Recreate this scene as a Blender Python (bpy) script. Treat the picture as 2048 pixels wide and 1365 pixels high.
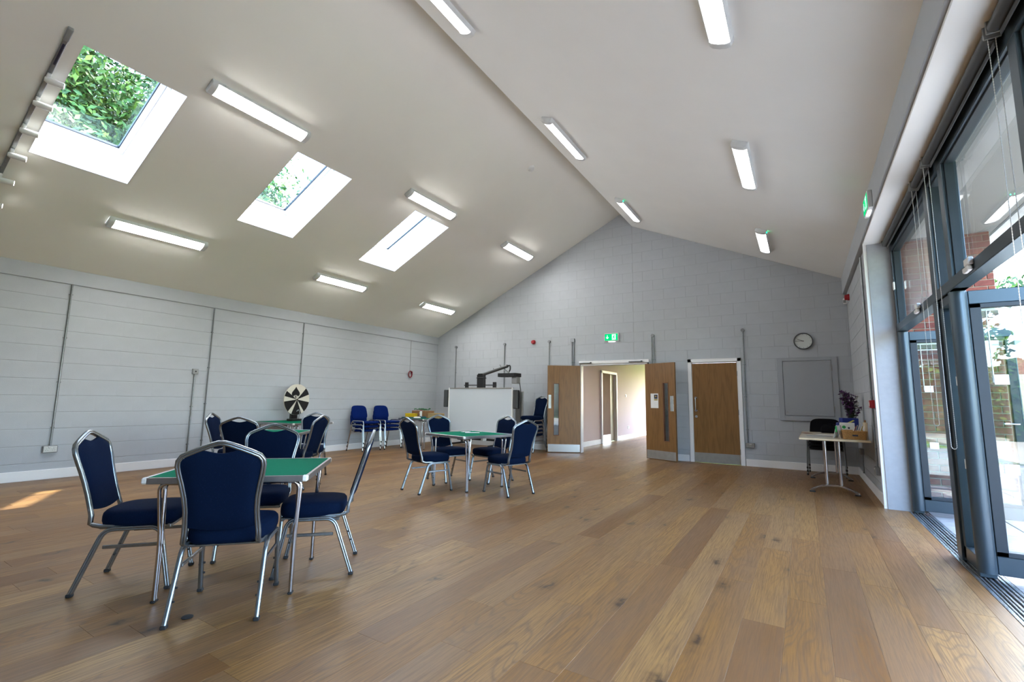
import bpy, bmesh, math, random
from math import pi, sin, cos, tan, atan2, sqrt, radians, hypot
from mathutils import Vector, Matrix
random.seed(7)
for o in list(bpy.data.objects):
    bpy.data.objects.remove(o)
SC = bpy.context.scene
COL = SC.collection

# ------------------------------------------------------------------ camera
cam = bpy.data.cameras.new('camera'); camo = bpy.data.objects.new('camera', cam); COL.objects.link(camo)
cam.sensor_fit = 'HORIZONTAL'; cam.sensor_width = 36.0
cam.lens = 926.9 / 2048 * 36.0
cam.clip_start = 0.05; cam.clip_end = 300
_p, _y, _r = radians(7.322), radians(32.059), radians(0.934)
_f = Vector((-sin(_y) * cos(_p), cos(_y) * cos(_p), sin(_p)))
_rt = Vector((cos(_y), sin(_y), 0)); _u = _rt.cross(_f)
_R = _rt * cos(_r) + _u * sin(_r); _U = -_rt * sin(_r) + _u * cos(_r)
mw = Matrix(((_R.x, _U.x, -_f.x, 0), (_R.y, _U.y, -_f.y, 0), (_R.z, _U.z, -_f.z, 1.1575), (0, 0, 0, 1)))
camo.matrix_world = mw
SC.camera = camo

# ------------------------------------------------------------------ world, sun, exposure
SKY = 0.82
SUN = 4.4
LAMP_L = 12.5
LAMP_R = 1.0
SC.view_settings.view_transform = 'Standard'
SC.view_settings.look = 'None'
SC.view_settings.gamma = 1.0
SC.view_settings.use_curve_mapping = False
SC.view_settings.exposure = 2.40
SUND = Vector((-0.190, -1.015, -1.0)).normalized()
world = bpy.data.worlds.new('world'); SC.world = world; world.use_nodes = True
nt = world.node_tree; nt.nodes.clear()
wo = nt.nodes.new('ShaderNodeOutputWorld'); bg = nt.nodes.new('ShaderNodeBackground'); sk = nt.nodes.new('ShaderNodeTexSky')
sk.sky_type = 'NISHITA'; sk.sun_disc = False
sk.sun_elevation = math.asin(-SUND.z); sk.sun_rotation = atan2(-SUND.x, -SUND.y)
sk.altitude = 100; sk.air_density = 1.0; sk.dust_density = 1.6; sk.ozone_density = 1.0
nt.links.new(sk.outputs[0], bg.inputs[0]); bg.inputs[1].default_value = SKY
nt.links.new(bg.outputs[0], wo.inputs[0])
sl = bpy.data.lights.new('sun', 'SUN'); sl.energy = SUN; sl.angle = radians(0.6); sl.color = (1.0, 0.95, 0.88)
so = bpy.data.objects.new('sun', sl); COL.objects.link(so); so.location = (3, 20, 15)
so.rotation_euler = SUND.to_track_quat('-Z', 'Y').to_euler()
SC.cycles.transparent_max_bounces = 32
SC.cycles.max_bounces = 10
SC.cycles.diffuse_bounces = 6
SC.cycles.caustics_reflective = False
SC.cycles.caustics_refractive = False

# ------------------------------------------------------------------ materials
class NT:
    def __init__(s, name):
        m = bpy.data.materials.new(name); m.use_nodes = True; s.m = m; s.t = m.node_tree; s.t.nodes.clear()
        s.out = s.n('ShaderNodeOutputMaterial')
    def n(s, t, **k):
        nd = s.t.nodes.new(t)
        for a, v in k.items():
            if a.startswith('i_'):
                key = a[2:]; key = int(key) if key.isdigit() else key.replace('_', ' ')
                nd.inputs[key].default_value = v
            else: setattr(nd, a, v)
        return nd
    def l(s, a, b): s.t.links.new(a, b)
    def surf(s, sh): s.l(sh.outputs[0], s.out.inputs[0])
    def mix(s, fac, a, b, blend='MIX'):
        nd = s.n('ShaderNodeMix', data_type='RGBA', blend_type=blend)
        for v, i in ((fac, 0), (a, 6), (b, 7)):
            if hasattr(v, 'is_linked') or hasattr(v, 'links'): s.l(v, nd.inputs[i])
            else: nd.inputs[i].default_value = v if i == 0 else (*v, 1) if len(v) == 3 else v
        return nd.outputs[2]
    def ramp(s, fac, stops):
        nd = s.n('ShaderNodeValToRGB'); e = nd.color_ramp.elements
        while len(e) < len(stops): e.new(0.5)
        for el, (p, c) in zip(e, stops): el.position = p; el.color = (*c, 1) if len(c) == 3 else c
        s.l(fac, nd.inputs[0]); return nd.outputs[0]
    def math(s, op, a, b=None, clamp=False):
        nd = s.n('ShaderNodeMath', operation=op, use_clamp=clamp)
        for v, i in ((a, 0), (b, 1)):
            if v is None: continue
            if hasattr(v, 'links'): s.l(v, nd.inputs[i])
            else: nd.inputs[i].default_value = v
        return nd.outputs[0]

MATS = {}
def simple(name, col, rough=0.6, metal=0.0, noise=0.06, scale=18.0, bump=0.0, bscale=None, spec=0.5, coat=0.0, sheen=0.0, emit=None):
    t = NT(name)
    b = t.n('ShaderNodeBsdfPrincipled'); b.inputs['Roughness'].default_value = rough; b.inputs['Metallic'].default_value = metal
    b.inputs['Specular IOR Level'].default_value = spec
    b.inputs['Coat Weight'].default_value = coat; b.inputs['Sheen Weight'].default_value = sheen
    tc = t.n('ShaderNodeTexCoord')
    nz = t.n('ShaderNodeTexNoise', i_Scale=scale, i_Detail=3.0); t.l(tc.outputs['Object'], nz.inputs['Vector'])
    lo = tuple(c * (1 - noise) for c in col); hi = tuple(min(1, c * (1 + noise)) for c in col)
    t.l(t.ramp(nz.outputs['Fac'], [(0.3, lo), (0.7, hi)]), b.inputs['Base Color'])
    if bump:
        n2 = t.n('ShaderNodeTexNoise', i_Scale=bscale or scale * 6, i_Detail=2.0); t.l(tc.outputs['Object'], n2.inputs['Vector'])
        bp = t.n('ShaderNodeBump', i_Strength=bump, i_Distance=0.004); t.l(n2.outputs['Fac'], bp.inputs['Height']); t.l(bp.outputs[0], b.inputs['Normal'])
    if emit:
        b.inputs['Emission Color'].default_value = (*emit[0], 1); b.inputs['Emission Strength'].default_value = emit[1]
    t.surf(b); MATS[name] = t.m; return t.m

def emission(name, col, s):
    t = NT(name); e = t.n('ShaderNodeEmission'); e.inputs[0].default_value = (*col, 1); e.inputs[1].default_value = s
    t.surf(e); MATS[name] = t.m; return t.m

def glass(name, tint=(0.93, 0.96, 0.95), f0=0.05):
    t = NT(name)
    g = t.n('ShaderNodeNewGeometry')
    dp = t.n('ShaderNodeVectorMath', operation='DOT_PRODUCT'); t.l(g.outputs['Normal'], dp.inputs[0]); t.l(g.outputs['Incoming'], dp.inputs[1])
    c = t.math('ABSOLUTE', dp.outputs['Value']); c = t.math('SUBTRACT', 1.0, c, True); c = t.math('POWER', c, 5.0)
    c = t.math('MULTIPLY', c, 1 - f0); c = t.math('ADD', c, f0, True)
    tr = t.n('ShaderNodeBsdfTransparent'); tr.inputs[0].default_value = (*tint, 1)
    gl = t.n('ShaderNodeBsdfGlossy'); gl.inputs['Roughness'].default_value = 0.0; gl.inputs[0].default_value = (1, 1, 1, 1)
    mx = t.n('ShaderNodeMixShader'); t.l(c, mx.inputs[0]); t.l(tr.outputs[0], mx.inputs[1]); t.l(gl.outputs[0], mx.inputs[2])
    t.surf(mx); MATS[name] = t.m; return t.m

def oak_floor():
    t = NT('oak_floor')
    b = t.n('ShaderNodeBsdfPrincipled'); b.inputs['Specular IOR Level'].default_value = 0.34
    tc = t.n('ShaderNodeTexCoord'); oi = t.n('ShaderNodeObjectInfo'); g = t.n('ShaderNodeNewGeometry')
    r = t.math('FRACT', t.math('ADD', oi.outputs['Random'], g.outputs['Random Per Island']))
    off = t.n('ShaderNodeCombineXYZ'); t.l(t.math('MULTIPLY', r, 37.0), off.inputs[0]); t.l(t.math('MULTIPLY', r, 91.0), off.inputs[1]); t.l(t.math('MULTIPLY', r, 17.0), off.inputs[2])
    va = t.n('ShaderNodeVectorMath', operation='ADD'); t.l(tc.outputs['Object'], va.inputs[0]); t.l(off.outputs[0], va.inputs[1])
    # stretched coordinates along the plank
    mp = t.n('ShaderNodeMapping'); mp.inputs['Scale'].default_value = (1, 0.14, 1); t.l(va.outputs[0], mp.inputs[0])
    # cathedral grain: contour lines of a warped field
    n1 = t.n('ShaderNodeTexNoise', i_Scale=3.4, i_Detail=2.0, i_Roughness=0.45); t.l(mp.outputs[0], n1.inputs['Vector'])
    rings = t.math('MULTIPLY', n1.outputs['Fac'], 64.0)
    rings = t.math('PINGPONG', rings, 1.0)
    grain = t.n('ShaderNodeMapping'); grain.inputs['Scale'].default_value = (1, 0.03, 1); t.l(va.outputs[0], grain.inputs[0])
    n2 = t.n('ShaderNodeTexNoise', i_Scale=130.0, i_Detail=3.0, i_Roughness=0.7); t.l(grain.outputs[0], n2.inputs['Vector'])
    n3 = t.n('ShaderNodeTexNoise', i_Scale=3.2, i_Detail=2.0); t.l(mp.outputs[0], n3.inputs['Vector'])
    # knots
    vo = t.n('ShaderNodeTexVoronoi', i_Scale=1.8); vo.feature = 'F1'; vo.voronoi_dimensions = '2D'
    km = t.n('ShaderNodeMapping'); km.inputs['Scale'].default_value = (1.0, 0.42, 1); t.l(va.outputs[0], km.inputs[0])
    dn = t.n('ShaderNodeTexNoise', i_Scale=14.0, i_Detail=2.0); t.l(va.outputs[0], dn.inputs['Vector'])
    kv = t.n('ShaderNodeVectorMath', operation='SCALE'); t.l(dn.outputs['Color'], kv.inputs[0]); kv.inputs['Scale'].default_value = 0.10
    ka = t.n('ShaderNodeVectorMath', operation='ADD'); t.l(km.outputs[0], ka.inputs[0]); t.l(kv.outputs[0], ka.inputs[1])
    t.l(ka.outputs[0], vo.inputs['Vector'])
    knot = t.ramp(vo.outputs['Distance'], [(0.012, (.9, .9, .9)), (0.03, (0.5, 0.5, 0.5)), (0.06, (0.18, 0.18, 0.18)), (0.13, (0, 0, 0))])
    base = t.ramp(r, [(0.0, (0.150, 0.062, 0.013)), (0.2, (0.240, 0.117, 0.032)), (0.4, (0.295, 0.155, 0.047)), (0.6, (0.195, 0.088, 0.022)), (0.8, (0.345, 0.196, 0.068)), (1.0, (0.235, 0.110, 0.028))])
    n4 = t.n('ShaderNodeTexNoise', i_Scale=1.6, i_Detail=1.0); t.l(mp.outputs[0], n4.inputs['Vector'])
    ringm = t.math('MULTIPLY', t.ramp(rings, [(0.0, (1,) * 3), (0.10, (.75,) * 3), (0.45, (0.0,) * 3)]), t.ramp(n4.outputs['Fac'], [(0.42, (.14,) * 3), (0.62, (.80,) * 3)]))
    c = t.mix(ringm, base, (0.135, 0.072, 0.033))
    c = t.mix(t.ramp(n2.outputs['Fac'], [(0.36, (0.75,) * 3), (0.58, (0,) * 3)]), c, (0.125, 0.064, 0.028))
    c = t.mix(t.ramp(n3.outputs['Fac'], [(0.38, (0.5,) * 3), (0.6, (0,) * 3)]), c, (0.17, 0.10, 0.055))
    c = t.mix(knot, c, (0.035, 0.02, 0.012))
    t.l(c, b.inputs['Base Color'])
    rr = t.ramp(n2.outputs['Fac'], [(0.3, (0.48,) * 3), (0.7, (0.36,) * 3)]); t.l(rr, b.inputs['Roughness'])
    bp = t.n('ShaderNodeBump', i_Strength=0.10, i_Distance=0.002); t.l(n2.outputs['Fac'], bp.inputs['Height']); t.l(bp.outputs[0], b.inputs['Normal'])
    t.surf(b); MATS['oak_floor'] = t.m

def veneer(name, col, dark, rough=0.38):
    t = NT(name); b = t.n('ShaderNodeBsdfPrincipled'); b.inputs['Roughness'].default_value = rough
    tc = t.n('ShaderNodeTexCoord')
    mp = t.n('ShaderNodeMapping'); mp.inputs['Scale'].default_value = (1, 1, 0.10); t.l(tc.outputs['Object'], mp.inputs[0])
    n1 = t.n('ShaderNodeTexNoise', i_Scale=7.0, i_Detail=3.0); t.l(mp.outputs[0], n1.inputs['Vector'])
    w = t.math('PINGPONG', t.math('MULTIPLY', n1.outputs['Fac'], 14.0), 1.0)
    n2 = t.n('ShaderNodeTexNoise', i_Scale=90.0, i_Detail=2.0)
    m2 = t.n('ShaderNodeMapping'); m2.inputs['Scale'].default_value = (1, 1, 0.03); t.l(tc.outputs['Object'], m2.inputs[0]); t.l(m2.outputs[0], n2.inputs['Vector'])
    c = t.mix(t.ramp(w, [(0, (0.6,) * 3), (0.6, (0,) * 3)]), col, dark)
    c = t.mix(t.ramp(n2.outputs['Fac'], [(0.4, (0.35,) * 3), (0.65, (0,) * 3)]), c, dark)
    t.l(c, b.inputs['Base Color']); t.surf(b); MATS[name] = t.m

def fabric(name, col, weave=420.0):
    t = NT(name); b = t.n('ShaderNodeBsdfPrincipled'); b.inputs['Roughness'].default_value = 0.92
    b.inputs['Sheen Weight'].default_value = 0.12; b.inputs['Sheen Tint'].default_value = (*[min(1, c * 6) for c in col], 1)
    b.inputs['Specular IOR Level'].default_value = 0.08
    tc = t.n('ShaderNodeTexCoord')
    n1 = t.n('ShaderNodeTexNoise', i_Scale=weave, i_Detail=1.0); t.l(tc.outputs['Object'], n1.inputs['Vector'])
    vo = t.n('ShaderNodeTexVoronoi', i_Scale=70.0); t.l(tc.outputs['Object'], vo.inputs['Vector'])
    c = t.mix(t.ramp(vo.outputs['Distance'], [(0.10, (0.55,) * 3), (0.25, (0,) * 3)]), tuple(col), tuple(min(1, x * 1.7 + .004) for x in col))
    c = t.mix(t.ramp(n1.outputs['Fac'], [(0.35, (0.5,) * 3), (0.65, (0,) * 3)]), c, tuple(x * 0.6 for x in col))
    t.l(c, b.inputs['Base Color'])
    bp = t.n('ShaderNodeBump', i_Strength=0.25, i_Distance=0.001); t.l(n1.outputs['Fac'], bp.inputs['Height']); t.l(bp.outputs[0], b.inputs['Normal'])
    t.surf(b); MATS[name] = t.m

def island(name, stops, rough=0.85, scale=30.0, dark=0.75):
    """colour per piece (object random + island random) with a little grain"""
    t = NT(name); b = t.n('ShaderNodeBsdfPrincipled'); b.inputs['Roughness'].default_value = rough; b.inputs['Specular IOR Level'].default_value = 0.3
    tc = t.n('ShaderNodeTexCoord'); oi = t.n('ShaderNodeObjectInfo'); g = t.n('ShaderNodeNewGeometry')
    r = t.math('FRACT', t.math('ADD', oi.outputs['Random'], g.outputs['Random Per Island']))
    n1 = t.n('ShaderNodeTexNoise', i_Scale=scale, i_Detail=3.0); t.l(tc.outputs['Object'], n1.inputs['Vector'])
    base = t.ramp(r, stops)
    dk = t.mix(1.0, base, (dark,) * 3, 'MULTIPLY')
    c = t.mix(t.ramp(n1.outputs['Fac'], [(0.35, (1,) * 3), (0.65, (0,) * 3)]), base, dk)
    t.l(c, b.inputs['Base Color'])
    bp = t.n('ShaderNodeBump', i_Strength=0.2, i_Distance=0.003); t.l(n1.outputs['Fac'], bp.inputs['Height']); t.l(bp.outputs[0], b.inputs['Normal'])
    t.surf(b); MATS[name] = t.m

oak_floor()
veneer('oak_door', (0.225, 0.110, 0.032), (0.135, 0.060, 0.014))
veneer('dark_door', (0.20, 0.085, 0.045), (0.12, 0.05, 0.025), 0.8)
veneer('timber', (0.42, 0.30, 0.18), (0.30, 0.20, 0.11))
fabric('navy_fabric', (0.0011, 0.0062, 0.0235))
fabric('blue_fabric', (0.0016, 0.013, 0.105))
fabric('black_fabric', (0.006, 0.006, 0.008))
fabric('green_baize', (0.0, 0.115, 0.060), 300.0)
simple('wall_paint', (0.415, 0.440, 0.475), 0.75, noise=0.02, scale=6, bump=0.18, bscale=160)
simple('mortar_paint', (0.36, 0.375, 0.40), 0.85, noise=0.04, scale=20)
simple('plaster', (0.70, 0.725, 0.74), 0.85, noise=0.012, scale=2, bump=0.03, bscale=60)
simple('ceiling_left_paint', (0.84, 0.83, 0.78), 0.85, noise=0.012, scale=2, bump=0.03, bscale=60)
simple('ceiling_right_paint', (0.86, 0.87, 0.865), 0.85, noise=0.012, scale=2, bump=0.03, bscale=60)
simple('corridor_paint', (0.62, 0.49, 0.485), 0.8, noise=0.012, scale=2)
simple('gloss_white', (0.78, 0.78, 0.79), 0.35, noise=0.015, scale=3)
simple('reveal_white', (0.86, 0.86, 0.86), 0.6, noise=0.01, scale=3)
simple('steel_pipe', (0.24, 0.25, 0.26), 0.32, 0.9, noise=0.10, scale=30)
simple('steel_box', (0.25, 0.26, 0.27), 0.40, 0.85, noise=0.08, scale=40)
simple('chrome', (0.50, 0.50, 0.52), 0.10, 1.0, noise=0.02)
simple('chair_frame', (0.27, 0.30, 0.33), 0.27, 0.92, noise=0.05, scale=60)
simple('grey_frame', (0.16, 0.17, 0.18), 0.5, 0.3, noise=0.05)
simple('alu_trim', (0.30, 0.30, 0.31), 0.32, 0.85, noise=0.04, scale=25)
simple('brushed_steel', (0.60, 0.61, 0.62), 0.22, 0.95, noise=0.06, scale=12)
simple('dull_steel', (0.34, 0.33, 0.31), 0.42, 0.7, noise=0.06, scale=12)
simple('black_rubber', (0.012, 0.012, 0.013), 0.75, noise=0.1)
simple('black_plastic', (0.009, 0.0095, 0.011), 0.45, noise=0.08)
simple('dark_grey_plastic', (0.055, 0.058, 0.062), 0.5, noise=0.06)
simple('grey_plastic', (0.26, 0.27, 0.27), 0.5, noise=0.04)
simple('white_plastic', (0.74, 0.74, 0.73), 0.4, noise=0.02)
simple('lamp_body', (0.62, 0.64, 0.65), 0.45, noise=0.03)
simple('whiteboard', (0.58, 0.63, 0.68), 0.22, noise=0.01, scale=2)
simple('red_plastic', (0.34, 0.006, 0.014), 0.4, noise=0.05)
simple('red_cable', (0.20, 0.012, 0.025), 0.5, noise=0.1)
simple('window_metal', (0.050, 0.072, 0.090), 0.33, 0.45, noise=0.04, scale=10)
simple('window_seal', (0.012, 0.020, 0.028), 0.5, noise=0.05)
simple('track_alu', (0.50, 0.52, 0.54), 0.25, 0.9, noise=0.06, scale=20)
simple('clock_face', (0.62, 0.66, 0.65), 0.35, noise=0.02)
simple('hatch_paint', (0.33, 0.35, 0.385), 0.5, noise=0.015, scale=3)
simple('beech_laminate', (0.52, 0.47, 0.36), 0.35, noise=0.05, scale=6)
simple('beech_edge', (0.62, 0.50, 0.33), 0.4, noise=0.06, scale=10)
simple('cardboard', (0.26, 0.135, 0.06), 0.8, noise=0.10, scale=12)
simple('kraft_paper', (0.36, 0.25, 0.12), 0.8, noise=0.10, scale=12)
simple('yellow_plastic', (0.62, 0.42, 0.01), 0.4, noise=0.05)
simple('green_plastic', (0.02, 0.13, 0.045), 0.5, noise=0.2, scale=20)
simple('teal_plastic', (0.01, 0.09, 0.11), 0.5, noise=0.1)
simple('blue_plastic', (0.005, 0.02, 0.20), 0.45, noise=0.08)
simple('paper_white', (0.75, 0.75, 0.74), 0.7, noise=0.02)
simple('print_green', (0.02, 0.32, 0.08), 0.6, noise=0.02)
simple('print_dark', (0.02, 0.02, 0.05), 0.6, noise=0.05)
simple('print_gold', (0.36, 0.26, 0.06), 0.6, noise=0.05)
simple('print_yellow', (0.70, 0.68, 0.15), 0.6, noise=0.02)
simple('wheel_black', (0.008, 0.008, 0.009), 0.35, noise=0.05)
simple('wheel_cream', (0.62, 0.58, 0.49), 0.45, noise=0.03)
simple('wicker', (0.40, 0.20, 0.06), 0.6, noise=0.25, scale=60, bump=0.6, bscale=120)
simple('petal_purple', (0.065, 0.012, 0.085), 0.6, noise=0.3, scale=60)
simple('petal_white', (0.60, 0.58, 0.56), 0.6, noise=0.1, scale=60)
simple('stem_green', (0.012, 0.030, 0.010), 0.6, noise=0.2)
simple('knot_brown', (0.020, 0.012, 0.008), 0.8, noise=0.2)
simple('soffit_grey', (0.20, 0.20, 0.20), 0.7, noise=0.03)
simple('roof_lead', (0.20, 0.21, 0.23), 0.6, noise=0.05)
simple('bark', (0.10, 0.075, 0.055), 0.9, noise=0.3, scale=8, bump=0.5)
simple('mortar_brick', (0.40, 0.34, 0.27), 0.9, noise=0.1, scale=30)
simple('slab_joint', (0.20, 0.19, 0.18), 0.9, noise=0.1)
simple('gravel', (0.40, 0.35, 0.29), 0.9, noise=0.2, scale=30)
island('brick', [(0, (0.24, 0.070, 0.045)), (0.35, (0.30, 0.090, 0.055)), (0.7, (0.20, 0.060, 0.048)), (1, (0.33, 0.125, 0.075))])
island('paving', [(0, (0.34, 0.34, 0.335)), (0.5, (0.39, 0.385, 0.375)), (1, (0.31, 0.315, 0.315))], 0.8, 12, 0.88)
island('leaf', [(0, (0.012, 0.050, 0.012)), (0.45, (0.026, 0.085, 0.016)), (0.8, (0.060, 0.14, 0.022)), (1, (0.13, 0.21, 0.035))], 0.55, 8, 0.8)
simple('grass', (0.10, 0.22, 0.030), 0.9, noise=0.35, scale=8, bump=0.5, bscale=120)
emission('lamp_left', (1.0, 0.985, 0.95), LAMP_L)
emission('lamp_right', (0.98, 0.975, 1.0), LAMP_R)
emission('sign_green', (0.0, 0.16, 0.048), 1.0)
emission('sign_white', (0.20, 0.30, 0.27), 1.0)
emission('sign_bar', (1.0, 1.0, 1.0), .45)
emission('spot_lens', (1.0, 0.95, 0.9), 3.0)
emission('led_green', (0.0, 1.0, 0.3), 3.0)
glass('pane_glass', (0.93, 0.965, 0.965)); glass('skylight_glass', (0.95, 0.98, 0.98), 0.04)

# ------------------------------------------------------------------ mesh helpers
class MB:
    def __init__(s): s.v = []; s.f = []; s.mi = []; s.cur = 0
    def add(s, vs, fs, M=None):
        b = len(s.v)
        s.v += [tuple(M @ Vector(v)) for v in vs] if M is not None else [tuple(v) for v in vs]
        s.f += [tuple(b + i for i in f) for f in fs]; s.mi += [s.cur] * len(fs); return s
    def box(s, c, d, ch=0.0, M=None):
        x, y, z = d[0] / 2, d[1] / 2, d[2] / 2; cx, cy, cz = c
        if ch <= 0:
            vs = [(cx + a * x, cy + b * y, cz + e * z) for a in (-1, 1) for b in (-1, 1) for e in (-1, 1)]
            return s.add(vs, [(0, 1, 3, 2), (4, 6, 7, 5), (0, 4, 5, 1), (2, 3, 7, 6), (0, 2, 6, 4), (1, 5, 7, 3)], M)
        ch = min(ch, x * .98, y * .98, z * .98)
        vs = []; idx = {}
        for a in (-1, 1):
            for b in (-1, 1):
                for e in (-1, 1):
                    for ax in range(3):
                        p = [a * (x - ch), b * (y - ch), e * (z - ch)]; p[ax] += (a, b, e)[ax] * ch
                        idx[(a, b, e, ax)] = len(vs); vs.append((cx + p[0], cy + p[1], cz + p[2]))
        fs = []
        for a in (-1, 1):
            for ax in range(3):
                o = [i for i in range(3) if i != ax]
                q = []
                for (m, n) in ((-1, -1), (1, -1), (1, 1), (-1, 1)):
                    k = [0, 0, 0]; k[ax] = a; k[o[0]] = m; k[o[1]] = n; q.append(idx[(*k, ax)])
                flip = (a < 0) ^ (ax == 1)
                fs.append(tuple(q[::-1]) if flip else tuple(q))
        cen = Vector((cx, cy, cz))
        extra = []
        for ax in range(3):
            o = [i for i in range(3) if i != ax]
            for m in (-1, 1):
                for n in (-1, 1):
                    k1 = [0, 0, 0]; k1[o[0]] = m; k1[o[1]] = n; k2 = list(k1); k1[ax] = -1; k2[ax] = 1
                    extra.append((idx[(*k1, o[0])], idx[(*k2, o[0])], idx[(*k2, o[1])], idx[(*k1, o[1])]))
        for a in (-1, 1):
            for b in (-1, 1):
                for e in (-1, 1): extra.append((idx[(a, b, e, 0)], idx[(a, b, e, 1)], idx[(a, b, e, 2)]))
        for f in extra:
            p = [Vector(vs[i]) for i in f]; nrm = (p[1] - p[0]).cross(p[2] - p[0]); mid = sum(p, Vector()) / len(p)
            fs.append(f if nrm.dot(mid - cen) > 0 else f[::-1])
        return s.add(vs, fs, M)
    def rings(s, rs, caps=True, M=None, closed=False):
        n = len(rs[0]); vs = [p for r in rs for p in r]; fs = []
        m = len(rs)
        for i in range(m if closed else m - 1):
            j = (i + 1) % m
            for k in range(n):
                l = (k + 1) % n; fs.append((i * n + k, i * n + l, j * n + l, j * n + k))
        if caps and not closed: fs.append(tuple(range(n))[::-1]); fs.append(tuple((m - 1) * n + k for k in range(n)))
        return s.add(vs, fs, M)
    def sweep(s, path, prof, up=None, caps=True, closed=False, M=None, scales=None):
        """prof: list of (a,b): a along side axis, b along up axis"""
        P = [Vector(p) for p in path]; rs = []; n = len(P)
        T = []
        for i in range(n):
            if closed: t = (P[(i + 1) % n] - P[i - 1])
            elif i == 0: t = P[1] - P[0]
            elif i == n - 1: t = P[-1] - P[-2]
            else: t = (P[i + 1] - P[i]).normalized() + (P[i] - P[i - 1]).normalized()
            T.append(t.normalized())
        if up is None:
            u = Vector((0, 0, 1)) if abs(T[0].z) < .9 else Vector((1, 0, 0))
        else: u = Vector(up)
        for i in range(n):
            t = T[i]; sd = t.cross(u)
            if sd.length < 1e-5: sd = t.cross(Vector((0.3, 0.5, 0.8)))
            sd.normalize(); uu = sd.cross(t).normalized()
            if up is None: u = uu
            k = scales[i] if scales else 1.0
            rs.append([P[i] + sd * (a * k) + uu * (b * k) for a, b in prof])
        return s.rings(rs, caps, M, closed)
    def tube(s, path, r, seg=8, caps=True, closed=False, M=None, scales=None):
        return s.sweep(path, [(r * cos(2 * pi * k / seg), r * sin(2 * pi * k / seg)) for k in range(seg)], None, caps, closed, M, scales)
    def cyl(s, a, b, r, seg=16, M=None, r2=None):
        return s.tube([a, b], r, seg, True, False, M, [1, (r2 / r if r2 is not None else 1)])
    def lathe(s, prof, seg=20, M=None):
        rs = [[(r * cos(2 * pi * k / seg), r * sin(2 * pi * k / seg), z) for k in range(seg)] for r, z in prof]
        return s.rings(rs, True, M)
    def prism(s, poly, z0, z1, M=None):
        n = len(poly)
        vs = [(x, y, z0) for x, y in poly] + [(x, y, z1) for x, y in poly]
        fs = [tuple(range(n))[::-1], tuple(range(n, 2 * n))] + [(i, (i + 1) % n, n + (i + 1) % n, n + i) for i in range(n)]
        return s.add(vs, fs, M)
    def mesh(s, name, mats, smooth=True, ang=38):
        me = bpy.data.meshes.new(name); me.from_pydata(s.v, [], s.f); me.validate()
        for m in (mats if isinstance(mats, (list, tuple)) else [mats]): me.materials.append(MATS[m] if isinstance(m, str) else m)
        if len(me.polygons) == len(s.mi): me.polygons.foreach_set('material_index', s.mi)
        bm = bmesh.new(); bm.from_mesh(me); bmesh.ops.recalc_face_normals(bm, faces=bm.faces); bm.to_mesh(me); bm.free()
        if smooth:
            me.polygons.foreach_set('use_smooth', [True] * len(me.polygons)); me.set_sharp_from_angle(angle=radians(ang))
        return me
    def obj(s, name, mats, parent=None, loc=None, smooth=True, ang=38, **kw):
        o = bpy.data.objects.new(name, s.mesh(name, mats, smooth, ang)); COL.objects.link(o)
        if parent is not None: o.parent = parent
        if loc is not None: o.location = loc
        for k, v in kw.items(): o[k] = v
        return o

def _split(self):
    n = len(self.v); par = list(range(n))
    def fd(a):
        while par[a] != a: par[a] = par[par[a]]; a = par[a]
        return a
    for f in self.f:
        r = fd(f[0])
        for i in f[1:]: par[fd(i)] = r
    isl = {}
    for i in range(n): isl.setdefault(fd(i), []).append(i)
    G = [[ids, [min(self.v[i][k] for i in ids) for k in range(3)], [max(self.v[i][k] for i in ids) for k in range(3)]] for ids in isl.values()]
    ch = True
    while ch:
        ch = False
        for i in range(len(G)):
            for j in range(i + 1, len(G)):
                if all(G[i][1][k] <= G[j][2][k] + .003 and G[j][1][k] <= G[i][2][k] + .003 for k in range(3)):
                    G[i] = [G[i][0] + G[j][0], [min(a, b) for a, b in zip(G[i][1], G[j][1])], [max(a, b) for a, b in zip(G[i][2], G[j][2])]]; del G[j]; ch = True; break
            if ch: break
    out = []
    for ids, lo, hi in G:
        mp = {v: k for k, v in enumerate(ids)}; q = MB(); q.v = [self.v[i] for i in ids]
        for f in self.f:
            if f[0] in mp: q.f.append(tuple(mp[i] for i in f)); q.mi.append(0)
        out.append(q)
    return out
MB.split = _split
MB.objs = lambda self, *a, **k: [q.obj(*a, **k) for q in self.split()]

def link(name, me, parent=None, loc=(0, 0, 0), rotz=0.0):
    o = bpy.data.objects.new(name, me); COL.objects.link(o); o.location = loc; o.rotation_euler = (0, 0, rotz)
    if parent is not None: o.parent = parent
    return o
def tag(o, label, cat, group=None):
    o['label'] = label; o['category'] = cat
    if group: o['group'] = group
    return o
def thing(name, label, cat, loc=(0, 0, 0), rotz=0.0, group=None, M=None):
    o = bpy.data.objects.new(name, None); COL.objects.link(o); o.empty_display_size = 0.1
    if M is not None: o.matrix_world = M
    else: o.location = loc; o.rotation_euler = (0, 0, rotz)
    return tag(o, label, cat, group)
def struct(o, label=None):
    o['kind'] = 'structure'
    if label: o['label'] = label
    return o
def sroot(name, label=None, loc=(0, 0, 0), M=None):
    o = bpy.data.objects.new(name, None); COL.objects.link(o); o.empty_display_size = 0.1
    if M is not None: o.matrix_world = M
    else: o.location = loc
    return struct(o, label)
def dup(root, loc, rotz, label=None, group=None):
    r = root.copy(); COL.objects.link(r); r.location = loc; r.rotation_euler = (0, 0, rotz)
    if label: r['label'] = label
    if group: r['group'] = group
    for ch in list(root.children):
        c = ch.copy(); COL.objects.link(c); c.parent = r
        for g in list(ch.children):
            d = g.copy(); COL.objects.link(d); d.parent = c
    return r
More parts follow.
